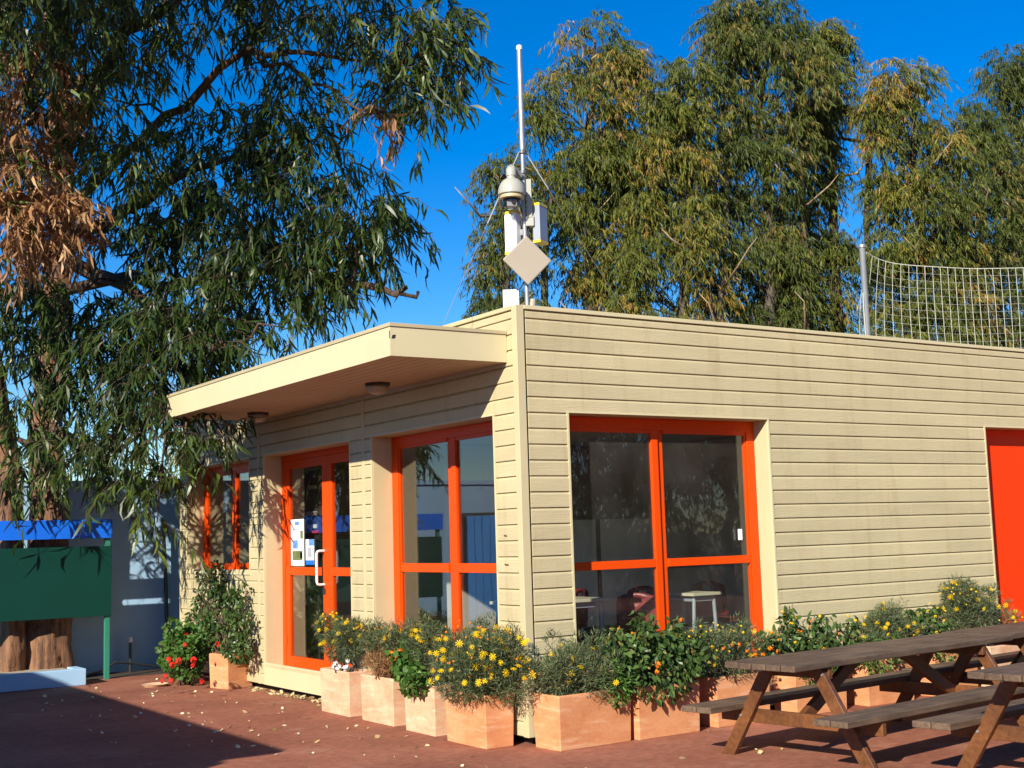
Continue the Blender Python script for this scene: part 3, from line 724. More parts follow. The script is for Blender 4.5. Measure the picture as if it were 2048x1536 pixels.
class Crown:
    def __init__(s): s.l = []; s.tw = []
    def add(s, *a, tint=(.0, 1.0), **k):
        Pp, D, L, W, tw = sprays(*a, **k); ns = len(tw[0])
        tt = np.clip(rng.uniform(tint[0], tint[1], len(Pp))*.75 + np.repeat(rng.uniform(tint[0], tint[1], ns), len(Pp)//ns)*.25, 0, 1)
        s.l.append((Pp, D, L, W, tt)); s.tw.append(tw)
    def build(s, name, mat, parent, full=True, bend=(.0, .35), sick=.22, twigmat=None, rt=(.007, .003)):
        Pp, D, L, W, tt = [np.concatenate([q[i] for q in s.l]) for i in range(5)]
        V, T, ix = leaves(Pp, D, L, W, rng.uniform(bend[0], bend[1], len(Pp)), rng.uniform(-sick, sick, len(Pp)), full)
        o = mesh_tris(name, V, T, tt[ix], mat, parent); o['kind'] = 'stuff'
        if twigmat:
            A, Bm, C = [np.concatenate([q[i] for q in s.tw]) for i in range(3)]
            V, T = tubes3(A, Bm, C, np.full(len(A), rt[0]), np.full(len(A), rt[1]))
            o2 = mesh_tris('twigs', V, T, np.zeros(len(V)), twigmat, parent); o2['kind'] = 'stuff'
        return o

# ------------------------------------------------------------------ near gum tree
NT = thing('gum_tree', 'large gum tree with drooping leaves overhanging the canopy end', 'tree', (-1.62, 8.42, 0))
def wob(pts, n=4, a=.05):
    pts = [np.array(p, float) for p in pts]; out = []
    for i in range(len(pts)-1):
        for k in range(n): out.append(pts[i] + (pts[i+1]-pts[i])*k/n + (rng.normal(size=3)*a if k else 0))
    return out + [pts[-1]]
def limb(name, pts, r0, r1, parent, mat, n=9, a=.05):
    q = wob(pts, 4, a); rr = np.linspace(r0, r1, len(q))*(1+rng.normal(size=len(q))*.05)
    if name == 'trunk' and r0 > .16 and mat is M['bark']:
        q = [np.array(p) for p in q]; q2 = []; 
        for i in range(len(q)-1): q2 += [q[i]+(q[i+1]-q[i])*k/5 for k in range(5)]
        q2.append(q[-1]); rr = np.interp(np.linspace(0, 1, len(q2)), np.linspace(0, 1, len(q)), rr)
        mb = MB(); n = 28; mb.tube(q2, rr.tolist(), n); V = np.array(mb.v); ph = rng.uniform(0, 6.28, 4)
        for i in range(len(q2)):
            for k in range(n):
                a_ = 2*math.pi*k/n; z = q2[i][2]
                f = 1 + .10*math.sin(3*a_+ph[0]+z*.5) + .07*math.sin(5*a_+ph[1]-z*.9) + .05*math.sin(9*a_+ph[2]+z*1.7) + rng.normal()*.022 + .14*math.exp(-max(z, 0)*3)
                V[i*n+k] = q2[i] + (V[i*n+k]-q2[i])*f
        mb.v = [tuple(p) for p in V]; obj(name, mb, mat, parent, smooth='all'); return q
    mb = MB(); mb.tube(q, rr.tolist(), n); obj(name, mb, mat, parent, smooth='all'); return q
T1 = [(-1.60, 8.60, -.05), (-1.60, 8.60, 1.0), (-1.66, 8.6, 2.9), (-1.55, 8.6, 4.4), (-1.55, 8.2, 5.6), (-1.7, 7.9, 7.6), (-1.9, 7.6, 10.0)]
lt = limb('trunk', T1, .27, .11, NT, M['bark'], 14, .03)
limb('trunk', [(-2.05, 8.52, -.05), (-2.06, 8.52, 1.0), (-2.15, 8.45, 2.8), (-2.6, 8.3, 5.0), (-3.2, 7.8, 8.0)], .17, .09, NT, M['bark'], 12, .02)
skel = []
for pts, r0, r1 in (
    ([(-1.55, 8.25, 5.3), at(240,565,15.8), at(400,690,14.8), at(470,690,14.5)], .11, .03),
    ([(-1.6, 8.0, 6.0), at(330,230,15.6), at(500,97,15.2), at(640,108,15), at(800,130,14.8)], .065, .012),
    ([(-1.55, 8.3, 5.0), at(400,560,15.4), at(600,545,15), at(740,572,14.6), at(790,590,14.5), at(836,584,14.4)], .075, .022),
    ([(-1.65, 8.5, 3.2), at(190,905,16.4), at(265,835,15.8), at(350,800,14.6)], .085, .03),
    ([(-1.6, 8.1, 5.7), at(250,420,15.6), at(420,330,15.2), at(560,300,15)], .09, .02),
    ([(-1.7, 8.0, 6.6), at(250,60,15.6), at(420,-60,15), at(560,-40,15)], .10, .03),
    ([(-1.7, 7.9, 7.4), (-2.2, 6.0, 8.4), (-2.8, 4.0, 8.9), (-3.4, 2.4, 9.0)], .13, .04),
    ([(-1.7, 8.4, 4.4), at(60,480,15.5), at(30,350,15), at(-60,200,14.6)], .09, .03),
    ([(-1.62, 8.45, 2.6), at(40,880,16.3), at(110,960,15.6)], .05, .02),
    ([at(500,97,15.2), at(600,150,14.9), at(700,210,14.8), at(760,235,14.7)], .03, .010)):
    skel.append(np.array(limb('branch', pts, r0, r1, NT, M['twig'], 8, .05)))
SK = np.concatenate(skel + [np.array(lt)[6:]])
green = Crown(); dead = Crown(); conn = []
# (px, py, rx, ry, depth, twigs, lo tint, hi tint); tints lighter in sunlit clumps, darker in shaded ones
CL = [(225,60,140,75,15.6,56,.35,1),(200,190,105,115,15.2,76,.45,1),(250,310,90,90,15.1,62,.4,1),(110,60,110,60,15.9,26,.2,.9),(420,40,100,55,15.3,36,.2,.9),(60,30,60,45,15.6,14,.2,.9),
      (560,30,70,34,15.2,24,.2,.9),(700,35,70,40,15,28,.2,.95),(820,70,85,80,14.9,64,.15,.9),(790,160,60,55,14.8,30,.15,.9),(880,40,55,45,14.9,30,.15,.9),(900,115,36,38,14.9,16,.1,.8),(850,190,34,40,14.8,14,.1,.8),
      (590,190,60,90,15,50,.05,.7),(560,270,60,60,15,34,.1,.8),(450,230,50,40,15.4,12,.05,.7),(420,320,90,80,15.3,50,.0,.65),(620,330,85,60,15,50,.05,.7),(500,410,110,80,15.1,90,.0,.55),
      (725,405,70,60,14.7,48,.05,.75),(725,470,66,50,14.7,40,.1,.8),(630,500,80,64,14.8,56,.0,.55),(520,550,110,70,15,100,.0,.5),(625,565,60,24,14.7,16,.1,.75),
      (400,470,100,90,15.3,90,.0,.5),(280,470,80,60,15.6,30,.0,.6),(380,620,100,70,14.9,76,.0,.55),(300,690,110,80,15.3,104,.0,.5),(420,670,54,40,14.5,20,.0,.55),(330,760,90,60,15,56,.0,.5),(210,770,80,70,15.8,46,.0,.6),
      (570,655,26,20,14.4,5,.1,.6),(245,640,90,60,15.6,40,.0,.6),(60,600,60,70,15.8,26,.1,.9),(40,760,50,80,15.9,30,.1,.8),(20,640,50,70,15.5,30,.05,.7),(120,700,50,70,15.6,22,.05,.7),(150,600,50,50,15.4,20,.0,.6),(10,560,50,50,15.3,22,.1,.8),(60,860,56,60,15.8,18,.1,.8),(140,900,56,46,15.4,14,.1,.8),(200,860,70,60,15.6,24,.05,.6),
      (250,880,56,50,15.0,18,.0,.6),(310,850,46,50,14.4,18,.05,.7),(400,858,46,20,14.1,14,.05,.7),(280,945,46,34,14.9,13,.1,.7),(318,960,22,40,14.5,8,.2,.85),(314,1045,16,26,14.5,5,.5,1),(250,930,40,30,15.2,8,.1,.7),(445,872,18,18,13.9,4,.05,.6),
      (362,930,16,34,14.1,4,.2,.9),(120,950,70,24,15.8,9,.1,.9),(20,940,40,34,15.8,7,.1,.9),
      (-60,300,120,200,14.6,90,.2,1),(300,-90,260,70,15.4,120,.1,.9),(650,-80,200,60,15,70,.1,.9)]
for (px, py, rx, ry, d, ns, lo, hi) in CL:
    c = at(px, py, d); k = d/FPX
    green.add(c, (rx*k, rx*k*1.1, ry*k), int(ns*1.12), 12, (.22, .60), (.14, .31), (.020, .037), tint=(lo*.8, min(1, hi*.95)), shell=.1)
    conn.append(c)
# crown that reaches over the yard, above the picture; added unseen to shade the clumps
for (x, y, z, r, ns) in ((-2.4, 5.6, 9.0, 1.6, 150), (-3.2, 3.6, 9.2, 1.7, 170), (-3.9, 2.2, 8.6, 1.5, 130), (-3.4, 4.6, 7.9, 1.4, 130), (-2.0, 3.2, 10.2, 1.7, 150), (-2.9, 5.4, 7.6, 1.2, 90), (-1.6, 5.0, 11.0, 1.6, 120)):
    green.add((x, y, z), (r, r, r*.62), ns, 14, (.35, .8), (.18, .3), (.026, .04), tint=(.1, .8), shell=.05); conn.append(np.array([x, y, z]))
for (px, py, rx, ry, d, ns) in ((60,200,70,110,14.6,70),(40,330,60,70,14.4,60),(90,420,80,60,14.5,80),(30,440,50,60,14.4,50),(140,450,40,40,15,12),(20,150,40,80,14.8,14),(740,215,20,26,14.7,4),(770,240,14,24,14.7,3)):
    c = at(px, py, d); k = d/FPX
    dead.add(c, (rx*k, rx*k, ry*k), ns, 13, (.2, .45), (.14, .26), (.022, .036), shell=.1); conn.append(c)
green.build('crown', M['euc'], NT, True, (.0, .5), .42, M['twig'], (.006, .0025))
dead.build('dead_foliage', M['euc_dead'], NT, True, (.1, .7), .35)
mb = MB()
for c in conn:
    dd = np.linalg.norm(SK-c, axis=1); p = SK[np.argmin(dd)]
    mid = (p+c)/2 + np.array([0,0,.12*np.linalg.norm(c-p)]) + rng.normal(size=3)*.06
    mb.tube([p, (p+mid)/2+rng.normal(size=3)*.03, mid, c], [.022, .018, .014, .007], 5)
obj('small_branches', mb, M['twig'], NT, smooth='all')['kind'] = 'stuff'

# ------------------------------------------------------------------ gum trees behind
def far_tree(px0, d, prof_px, mat, label, seed, dens=1.0, wind=(.10, -.06, 0), lean=0, hole=0, base_px=None):
    """prof_px: list of (py, px_left, px_right) outline of the crown as measured on the picture, at DEPTH d"""
    global rng
    rng = np.random.default_rng(seed)
    base = at(px0, 700, d); base = np.array([base[0], base[1], 0])
    t = thing('gum_tree', label, 'tree', base.tolist(), 'row of gum trees behind the cabin')
    lat = LAT; back = BAK
    ys = [q[0] for q in prof_px]; ztop = at(px0, ys[0], d)[2]; zbot = at(px0, ys[-1], d)[2]
    pxs = lambda py: (np.interp(py, ys, [q[1] for q in prof_px]), np.interp(py, ys, [q[2] for q in prof_px]))
    # trunk
    mid = at(px0+lean, (ys[0]+ys[-1])/2, d); topc = at((pxs(ys[0]+60)[0]+pxs(ys[0]+60)[1])/2, ys[0]+85, d)
    tr = limb('trunk', [base+np.array([0,0,-.1]), base+np.array([0,0,zbot*.6]), mid, topc], .26, .05, t, M['bark2'], 10, .10)
    tr = np.array(tr)
    tr2 = limb('trunk', [base+lat*.5+np.array([0,0,-.1]), base+lat*.9+np.array([0,0,zbot*.7]), mid+lat*1.3+back*.4+np.array([0,0,1.0]), topc+lat*.4+back*.5-np.array([0,0,2.4])], .17, .04, t, M['bark2'], 8, .10)
    allp = np.concatenate([tr[3:], np.array(tr2)[3:]])
    cr = Crown(); mb = MB(); H = ys[-1]-ys[0]
    area = sum((pxs(y)[1]-pxs(y)[0])*10 for y in range(int(ys[0]), int(ys[-1]), 10))
    ncl = int(area/1550*dens); k = d/FPX
    for _ in range(ncl):
        for _try in range(20):
            py = rng.uniform(ys[0]+40, ys[-1]); a, b = pxs(py-20); a, b = a+24, b-24; b = max(b, a+8)
            if rng.random() < (b-a+40)/max(q[2]-q[1] for q in prof_px): break
        u = rng.uniform(-1, 1); u = math.copysign(abs(u)**.8, u)
        px = (a+b)/2 + u*(b-a)/2*.92
        halfw = (b-a)/2*k
        dep = d + rng.uniform(-1, .8)*halfw*.8*math.sqrt(max(.05, 1-u*u))
        c = at(px, py, d) + back*(dep-d)
        r = rng.uniform(.28, .58)
        up_ = (py-ys[0])/H
        cr.add(c, (r, r, r*.8), int(rng.uniform(32, 48)), 14, (.30, .75), (.16, .30), (.022, .040), droop=1.0, wind=wind, tint=rng.choice([(0, .35), (0, .6), (.05, .72), (.1, .85), (.3, 1.0)]), shell=.05)
        p = allp[np.argmin(np.linalg.norm(allp-(c-np.array([0,0,1.3])), axis=1))]
        m_ = (p+c)/2 + rng.normal(size=3)*.15 - np.array([0,0,.15])
        mb.tube([p, m_, c], [.03, .02, .010], 4)
    mb2 = MB()
    low = allp[allp[:,2] < zbot + .58*(ztop-zbot)]
    for _ in range(6):       # bare pale limbs that show between the clumps
        p = low[rng.integers(len(low))]; sg = rng.choice([-1, 1]); e = p + lat*sg*rng.uniform(.3, 1.1) - back*rng.uniform(.8, 1.8) + np.array([0, 0, rng.uniform(.1, 1.3)])
        mb2.tube([p, (p+e)/2 + rng.normal(size=3)*.15, e, e + lat*sg*.25 + np.array([0,0,.3])], [.045, .036, .022, .010], 5)
    obj('bare_limbs', mb2, M['palelimb'], t, smooth='all')['kind'] = 'stuff'
    cr.tw = [tuple(q[::4] for q in w_) for w_ in cr.tw]
    cr.build('crown', mat, t, False, (0, .3), .15, M['bark2'], (.010, .004))
    obj('branches', mb, M['bark2'], t, smooth='all')['kind'] = 'stuff'
    return t
FT = [
 far_tree(1180, 38, [(-5,1150,1235),(60,1090,1290),(140,1050,1315),(230,1030,1315),(330,1030,1300),(430,1050,1290),(470,1110,1270),(660,1120,1250)], M['gum2'], 'olive gum tree with pale dry tips just right of the mast', 21, .98),
 far_tree(1010, 36.5, [(265,965,1010),(320,955,1060),(420,945,1110),(520,945,1100),(590,930,1080),(660,920,1110)], M['gum3'], 'dark lower gum tree behind the diamond antenna', 22, .85),
 far_tree(1370, 37, [(85,1335,1400),(160,1290,1430),(260,1270,1440),(380,1230,1450),(460,1200,1460),(560,1190,1460),(680,1190,1460)], M['gum2'], 'yellowish gum tree with many straw coloured tips left of the tallest', 23, 1.1),
 far_tree(1530, 38, [(-60,1440,1560),(20,1395,1600),(140,1400,1690),(230,1420,1640),(360,1400,1600),(480,1390,1620),(580,1390,1640),(700,1400,1640)], M['gum3'], 'tallest gum tree with dark hanging foliage in the middle of the row', 24, 1.1),
 far_tree(1665, 39.5, [(15,1610,1670),(90,1600,1705),(180,1590,1705),(260,1600,1690),(360,1560,1700),(450,1520,1710),(560,1500,1720),(700,1510,1740)], M['gum2'], 'light green gum tree tucked behind the net post', 25, 1.1),
 far_tree(1840, 38, [(50,1775,1860),(120,1730,1895),(200,1705,1925),(280,1710,1965),(380,1720,1970),(480,1710,1970),(600,1720,1990),(720,1720,1990)], M['gum2'], 'rounded rusty green gum tree behind the sports net', 26, 1.1),
 far_tree(1965, 42, [(170,1930,1990),(260,1900,2030),(380,1900,2060),(500,1890,2080),(620,1900,2080),(730,1900,2080)], M['gum3'], 'dark gum tree filling the gap before the last one', 27, .9),
 far_tree(2040, 44, [(40,1985,2090),(120,1965,2110),(230,1960,2120),(360,1970,2130),(500,1970,2150),(620,1970,2150),(730,1970,2150)], M['gum3'], 'rightmost gum tree cut off by the edge of the view', 28, .9),
]
rng = np.random.default_rng(99)
# trees on the far side of the yard (behind the photographer), seen mirrored in the glass
for i, (x, y, h, r, lab) in enumerate(((15.5, -19.5, 8.5, 2.3, 'bushy gum tree across the yard mirrored at the left of the front window'), (19.5, -18.5, 7.5, 2.4, 'bushy gum tree across the yard mirrored in the middle of the front window'),
                                   (23.5, -17.5, 9.0, 2.6, 'bushy gum tree across the yard mirrored at the right of the front window'), (27.5, -16.0, 8.5, 2.6, 'bushy gum tree at the far right end of the yard'), (12.0, -22.0, 8.0, 2.4, 'bushy gum tree at the near end of the row across the yard'))):
    t = thing('bushy_tree', lab, 'tree', (x, y, 0), 'gum trees across the yard')
    limb('trunk', [(x, y, -.1), (x+.2, y, h*.4), (x-.2, y, h*.85)], .18, .05, t, M['bark2'], 8, .08)
    cr = Crown()
    for _ in range(70):
        z = rng.uniform(.5, h); rr = r*(1-.55*max(0, (z/h-.45)/.55)**2)*math.sqrt(rng.random()); a_ = rng.uniform(0, 6.28)
        cr.add((x+rr*math.cos(a_), y+rr*math.sin(a_), z), (.8, .8, .6), 44, 13, (.35, .85), (.16, .28), (.035, .055), droop=1.0, tint=(0, .9), shell=.05)
    cr.build('crown', M['gum2'], t, False, (0, .3), .15)
# ------------------------------------------------------------------ sports net
pb = at(1735, 667, 26); pb = np.array([pb[0], pb[1], 0]); ptop = at(1727, 485, 26)
t = thing('net_post', 'grey steel post carrying the sports net above the roof line', 'post', pb.tolist())
mb = MB(); mb.tube([(pb[0], pb[1], -.1), (pb[0], pb[1], ptop[2]-.05)], .062, 12); obj('post', mb, M['postgrey'], t, smooth=True)
mb = MB(); mb.tube([(pb[0], pb[1], ptop[2]-.06), (pb[0], pb[1], ptop[2])], .078, 12); obj('cap', mb, M['galv'], t, smooth=True)
mb = MB(); mb.tube([(pb[0]-.08, pb[1]-.02, ptop[2]-1.0), (pb[0]-.1, pb[1]-.03, ptop[2]-1.3), (pb[0]-.08, pb[1]-.02, ptop[2]-1.9)], .012, 6); obj('rope', mb, M['net'], t, smooth=True)
ndir = np.array([.85, -.53, 0]); ndir /= np.linalg.norm(ndir)
nn = np.array([-ndir[1], ndir[0], 0])
def npt(s, z):
    """net surface: sags from the post, billows out near it"""
    topz = ptop[2]-.15 - .44*(1-math.exp(-s/1.0)) - .0*s
    v = (topz - z)
    zz = topz - v
    fold = .22*math.sin(min(s, 2.2)*2.9+v*.5)*math.exp(-s*.8) + .10*math.sin(s*1.3+v*.9)
    return np.array([pb[0], pb[1], 0]) + ndir*(s+.08 - .16*math.exp(-s*.9)*math.sin(v*.9)) + nn*fold + np.array([0, 0, zz - .07*math.sin(s*1.1+.4)*v*.4])
N = thing('sports_net', 'sagging pale cord net stretched above the roof at the right', 'net', pb.tolist())
mb = MB(); sp = .15; ncol, nrow = 42, 21
for i in range(ncol+1):
    s = i*sp; tz = npt(s, 0)
    topz = ptop[2]-.15 - .44*(1-math.exp(-s/1.0))
    mb.tube([npt(s, topz - j*sp) for j in range(0, nrow+1)], 0.0046, 3, False)
for j in range(1, nrow+1):
    mb.tube([npt(i*sp, ptop[2]-.15-.44*(1-math.exp(-i*sp/1.0)) - j*sp) for i in range(ncol+1)], 0.0046, 3, False)
obj('mesh', mb, M['net'], N)['kind'] = 'stuff'
mb = MB(); mb.tube([npt(i*sp*.5, ptop[2]-.15-.44*(1-math.exp(-i*sp*.5/1.0))) for i in range(ncol*2+1)], .008, 5); obj('top_rope', mb, M['net'], N, smooth=True)

# ------------------------------------------------------------------ left side: wall, sign, kerb, sheds
W = thing('garden_wall', 'pale blue rendered wall behind the gum tree', 'wall', (-4, 9.0, 0))
mb = MB(); mb.box(-24, .9, 9.0, 9.2, -.1, 2.50); obj('render', mb, M['bluewall'], W)
mb = MB(); mb.box(-24, .92, 8.97, 9.23, 2.502, 2.57); obj('coping', mb, M['bluewall'], W)
t = thing('blue_gate', 'blue boarded gate in the pale wall mirrored in the corner window', 'gate', (-4.8, 8.97, 0))
for i in range(9):
    a = -5.75 + i*.145
    mb = MB(); mb.box(a, a+.138, 8.955, 8.985, .02, 2.0); obj('plank', mb, M['bluedoor'], t, bevel=.004)
mb = MB(); mb.box(-5.8, -4.40, 8.986, 8.998, .05, 2.05); obj('backing', mb, M['dark'], t)
SG = thing('sign_board', 'green notice board on posts with a bright blue header', 'sign', (-2.25, 8.17, 0))
mb = MB(); mb.box(-3.56, -.925, 8.15, 8.19, 1.79, 2.03); obj('header', mb, M['blue'], SG, bevel=.004)
mb = MB(); mb.box(-3.54, -.93, 8.16, 8.185, .80, 1.69); obj('panel', mb, M['green'], SG, bevel=.004)
for x in (-3.5, -.98): mb = MB(); mb.box(x-.025, x+.04, 8.187, 8.235, 0, 2.0); obj('post', mb, M['greenpost'], SG, bevel=.004)
K = thing('planting_bed', 'pale blue kerb bed around the foot of the gum tree', 'planter', (-2.6, 7.7, 0))
mb = MB(); mb.box(-4.6, -1.365, 7.70, 7.82, 0, .20); mb.box(-1.485, -1.365, 7.822, 8.14, 0, .20); obj('kerb', mb, M['bluewall'], K, bevel=.008)
mb = MB(); mb.box(-4.6, -1.487, 7.822, 8.95, 0, .175); obj('gravel_fill', mb, M['gravel'], K)
t = thing('stake', 'short dark stake with white top at the foot of the blue wall', 'stake', (-.49, 8.80, 0))
mb = MB(); mb.tube([(-.49, 8.80, 0), (-.49, 8.80, .40)], .018, 8); obj('shaft', mb, M['camblack'], t); mb = MB(); mb.lathe((-.49, 8.80, .40), [(.025, 0), (.035, .03), (.02, .07)], 10); obj('knob', mb, M['white'], t, smooth=True)
mb = MB(); mb.tube([(.05, 8.9, 0), (.04, 8.9, .6), (.02, 8.9, 1.3), (-.02, 8.88, 1.9)], .028, 8); tag(obj('pole', mb, M['camblack'], smooth=True), 'thin dark pole against the pale blue wall beside the cabin end', 'pole')
mb = MB(); mb.tube([(-1.2, 8.6, .02), (-.9, 8.7, .06), (-.7, 8.75, .16), (-.45, 8.8, .12), (-.1, 8.85, .05)], .016, 6); tag(obj('hose', mb, M['camblack'], smooth=True), 'dark hose lying on the soil at the foot of the wall', 'hose')
# neighbouring building outside the frame on the left: its eave shades the yard
NB = thing('neighbour_building', 'white neighbouring building along the left side of the yard', 'building', (-8, 1, 0))
mb = MB(); mb.box(-12, -6.9, -1.9, 4.6, 0, 2.85); obj('wall', mb, M['bluewall'], NB)
mb = MB(); mb.prism([(-6.70, 3.0), (-6.70, 3.08), (-9.5, 4.3), (-12.3, 3.08), (-12.3, 3.0)], lambda q,u,v: (u, q, v), -1.92, 4.62); obj('roof', mb, M['wood_leg'], NB)

# ------------------------------------------------------------------ terracotta planters
def planter(x0, x1, y0, y1, mt, label, h=.42, rot=0):
    c = ((x0+x1)/2, (y0+y1)/2, 0)
    t = thing('planter', label, 'planter', c, 'square terracotta planters along the cabin')
    w, d = (x1-x0)/2, (y1-y0)/2; tp = .012; th = .028
    mb = MB(); o = []
    for (z, ix, iy) in ((0, w-tp, d-tp), (h-.012, w-.002, d-.002), (h, w-.006, d-.006), (h, w-th, d-th), (h-.30, w-th-.01, d-th-.01)):
        mb.v += [(c[0]+sx*ix, c[1]+sy*iy, z) for sx, sy in ((-1,-1),(1,-1),(1,1),(-1,1))]
    for r in range(4):
        for k in range(4): mb.f.append((r*4+k, r*4+(k+1)%4, r*4+4+(k+1)%4, r*4+4+k))
    mb.f.append((3,2,1,0)); mb.f.append((16,17,18,19))
    obj('pot', mb, mt, t, bevel=.006)
    mb = MB(); mb.box(c[0]-w+th+.002, c[0]+w-th-.002, c[1]-d+th+.002, c[1]+d-th-.002, h-.28, h-.035); obj('soil', mb, M['soil'], t)
    t.rotation_euler = (0, 0, rot)
    return t
planter(-.300, -.035, 2.605, 3.25, M['terra_pale'], 'pale pinkish terracotta planter nearest the glass door')
planter(-.290, -.030, 1.74, 2.385, M['terra_pale'], 'bleached terracotta planter second from the door holding dry brown stems')
planter(-.310, -.045, .965, 1.50, M['terra_pale'], 'narrow pinkish terracotta planter with geranium leaves over its rim')
planter(-.345, -.065, .10, .73, M['terra'], 'orange terracotta planter under the bush full of yellow daisies')
planter(.012, .755, -.372, -.03, M['terra'], 'wide terracotta planter on the long side nearest the cabin corner', rot=.05)
planter(.80, 1.475, -.375, -.04, M['terra'], 'terracotta planter under the drooping lantana below the large window', rot=.02)
planter(1.69, 2.32, -.33, -.03, M['terra'], 'terracotta planter half hidden behind the picnic table end')
planter(2.62, 3.28, -.33, -.03, M['terra'], 'terracotta planter seen under the first picnic table top')
planter(3.55, 4.2, -.33, -.03, M['terra'], 'terracotta planter seen between the picnic table braces')
planter(4.5, 5.15, -.33, -.03, M['terra'], 'terracotta planter seen behind the second table leg')
planter(5.35, 5.9, -.33, -.03, M['terra_pale'], 'pale terracotta planter beside the red door')
planter(-.335, .03, 5.82, 6.20, M['terra'], 'small terracotta planter left of the glass door', .40, .25)
t = thing('saucer', 'pink terracotta saucer on the paving beside the red geraniums', 'saucer', (-.78, 6.86, 0))
mb = MB(); mb.lathe((-.78, 6.86, 0), [(.13, .0), (.16, .03), (.15, .032), (.12, .012)], 20); obj('dish', mb, M['terra_pale'], t, smooth=True)

# ------------------------------------------------------------------ plants
def flower_mesh(name, mat, kind):
    if kind == 'daisy':
        V = [(0,0,.004)]; T = []; tt = [.1]
        for k in range(9):
            a = 2*math.pi*k/9; w = .30
            i = len(V)
            V += [(.006*math.cos(a-w), .006*math.sin(a-w), .002), (.006*math.cos(a+w), .006*math.sin(a+w), .002), (.022*math.cos(a-w*.55), .022*math.sin(a-w*.55), .003), (.022*math.cos(a+w*.55), .022*math.sin(a+w*.55), .003), (.029*math.cos(a), .029*math.sin(a), -.001)]
            T += [(i,i+2,i+1),(i+1,i+2,i+3),(i+2,i+4,i+3)]; tt += [random.random()]*5
        i = len(V); V += [(.008*math.cos(2*math.pi*k/6), .008*math.sin(2*math.pi*k/6), .004) for k in range(6)] + [(0,0,.008)]
        T += [(i+k, i+(k+1)%6, i+6) for k in range(6)]; tt += [0]*7
    elif kind == 'bud':
        V = []; T = []; tt = []
        for (r, z) in ((.004, -.006), (.010, .0), (.008, .008)):
            V += [(r*math.cos(2*math.pi*k/6), r*math.sin(2*math.pi*k/6), z) for k in range(6)]
        for j in range(2):
            for k in range(6): a, b = j*6+k, j*6+(k+1)%6; T += [(a,b,b+6),(a,b+6,a+6)]
        V.append((0,0,.011)); T += [(12+k, 12+(k+1)%6, 18) for k in range(6)]; tt = [random.random() for _ in V]
    else:   # cluster head of small florets
        V = []; T = []; tt = []
        rr = np.random.default_rng(3)
        for k in range(26):
            d = rr.normal(size=3); d[2] = abs(d[2])*.9-.1; d /= np.linalg.norm(d); p = d*.030
            for q in range(2):
                u = np.cross(d, rr.normal(size=3)); u /= np.linalg.norm(u); v = np.cross(d, u); s = .013; i = len(V)
                V += [tuple(p+u*s), tuple(p+v*s+d*.004), tuple(p-u*s), tuple(p-v*s+d*.004)]; T += [(i,i+1,i+2),(i,i+2,i+3)]; tt += [rr.random()]*4
    me = bpy.data.meshes.new(name); me.from_pydata([tuple(map(float, v)) for v in V], [], T)
    a = me.attributes.new('tint', 'FLOAT', 'POINT'); a.data.foreach_set('value', np.array(tt, dtype=np.float32)); me.materials.append(mat); return me
FM = {'y': flower_mesh('yellow_daisy', M['petal_y'], 'daisy'), 'yb': flower_mesh('yellow_bud', M['petal_y'], 'bud'), 'ob': flower_mesh('orange_bud', M['petal_o'], 'bud'),
      'r': flower_mesh('red_head', M['petal_r'], 'head'), 'o': flower_mesh('orange_head', M['petal_o'], 'head'), 'w': flower_mesh('white_head', M['petal_w'], 'head'), 'oy': flower_mesh('amber_head', M['petal_y'], 'head')}
def put_flowers(t, pts, key, scale, name='flower', up=None, jit=.6):
    base = ROOT[t]
    for p in pts:
        o = bpy.data.objects.new(name, FM[key]); col.objects.link(o); o.parent = t; o.location = (np.array(p)-base).tolist()
        d = np.array([-.45, -.7, .55]) if up is None else np.array(up, float)
        d = d + rng.normal(size=3)*jit; o.rotation_euler = Vector(d.tolist()).to_track_quat('Z', 'Y').to_euler()
        s = scale*rng.uniform(.75, 1.25); o.scale = (s, s, s)
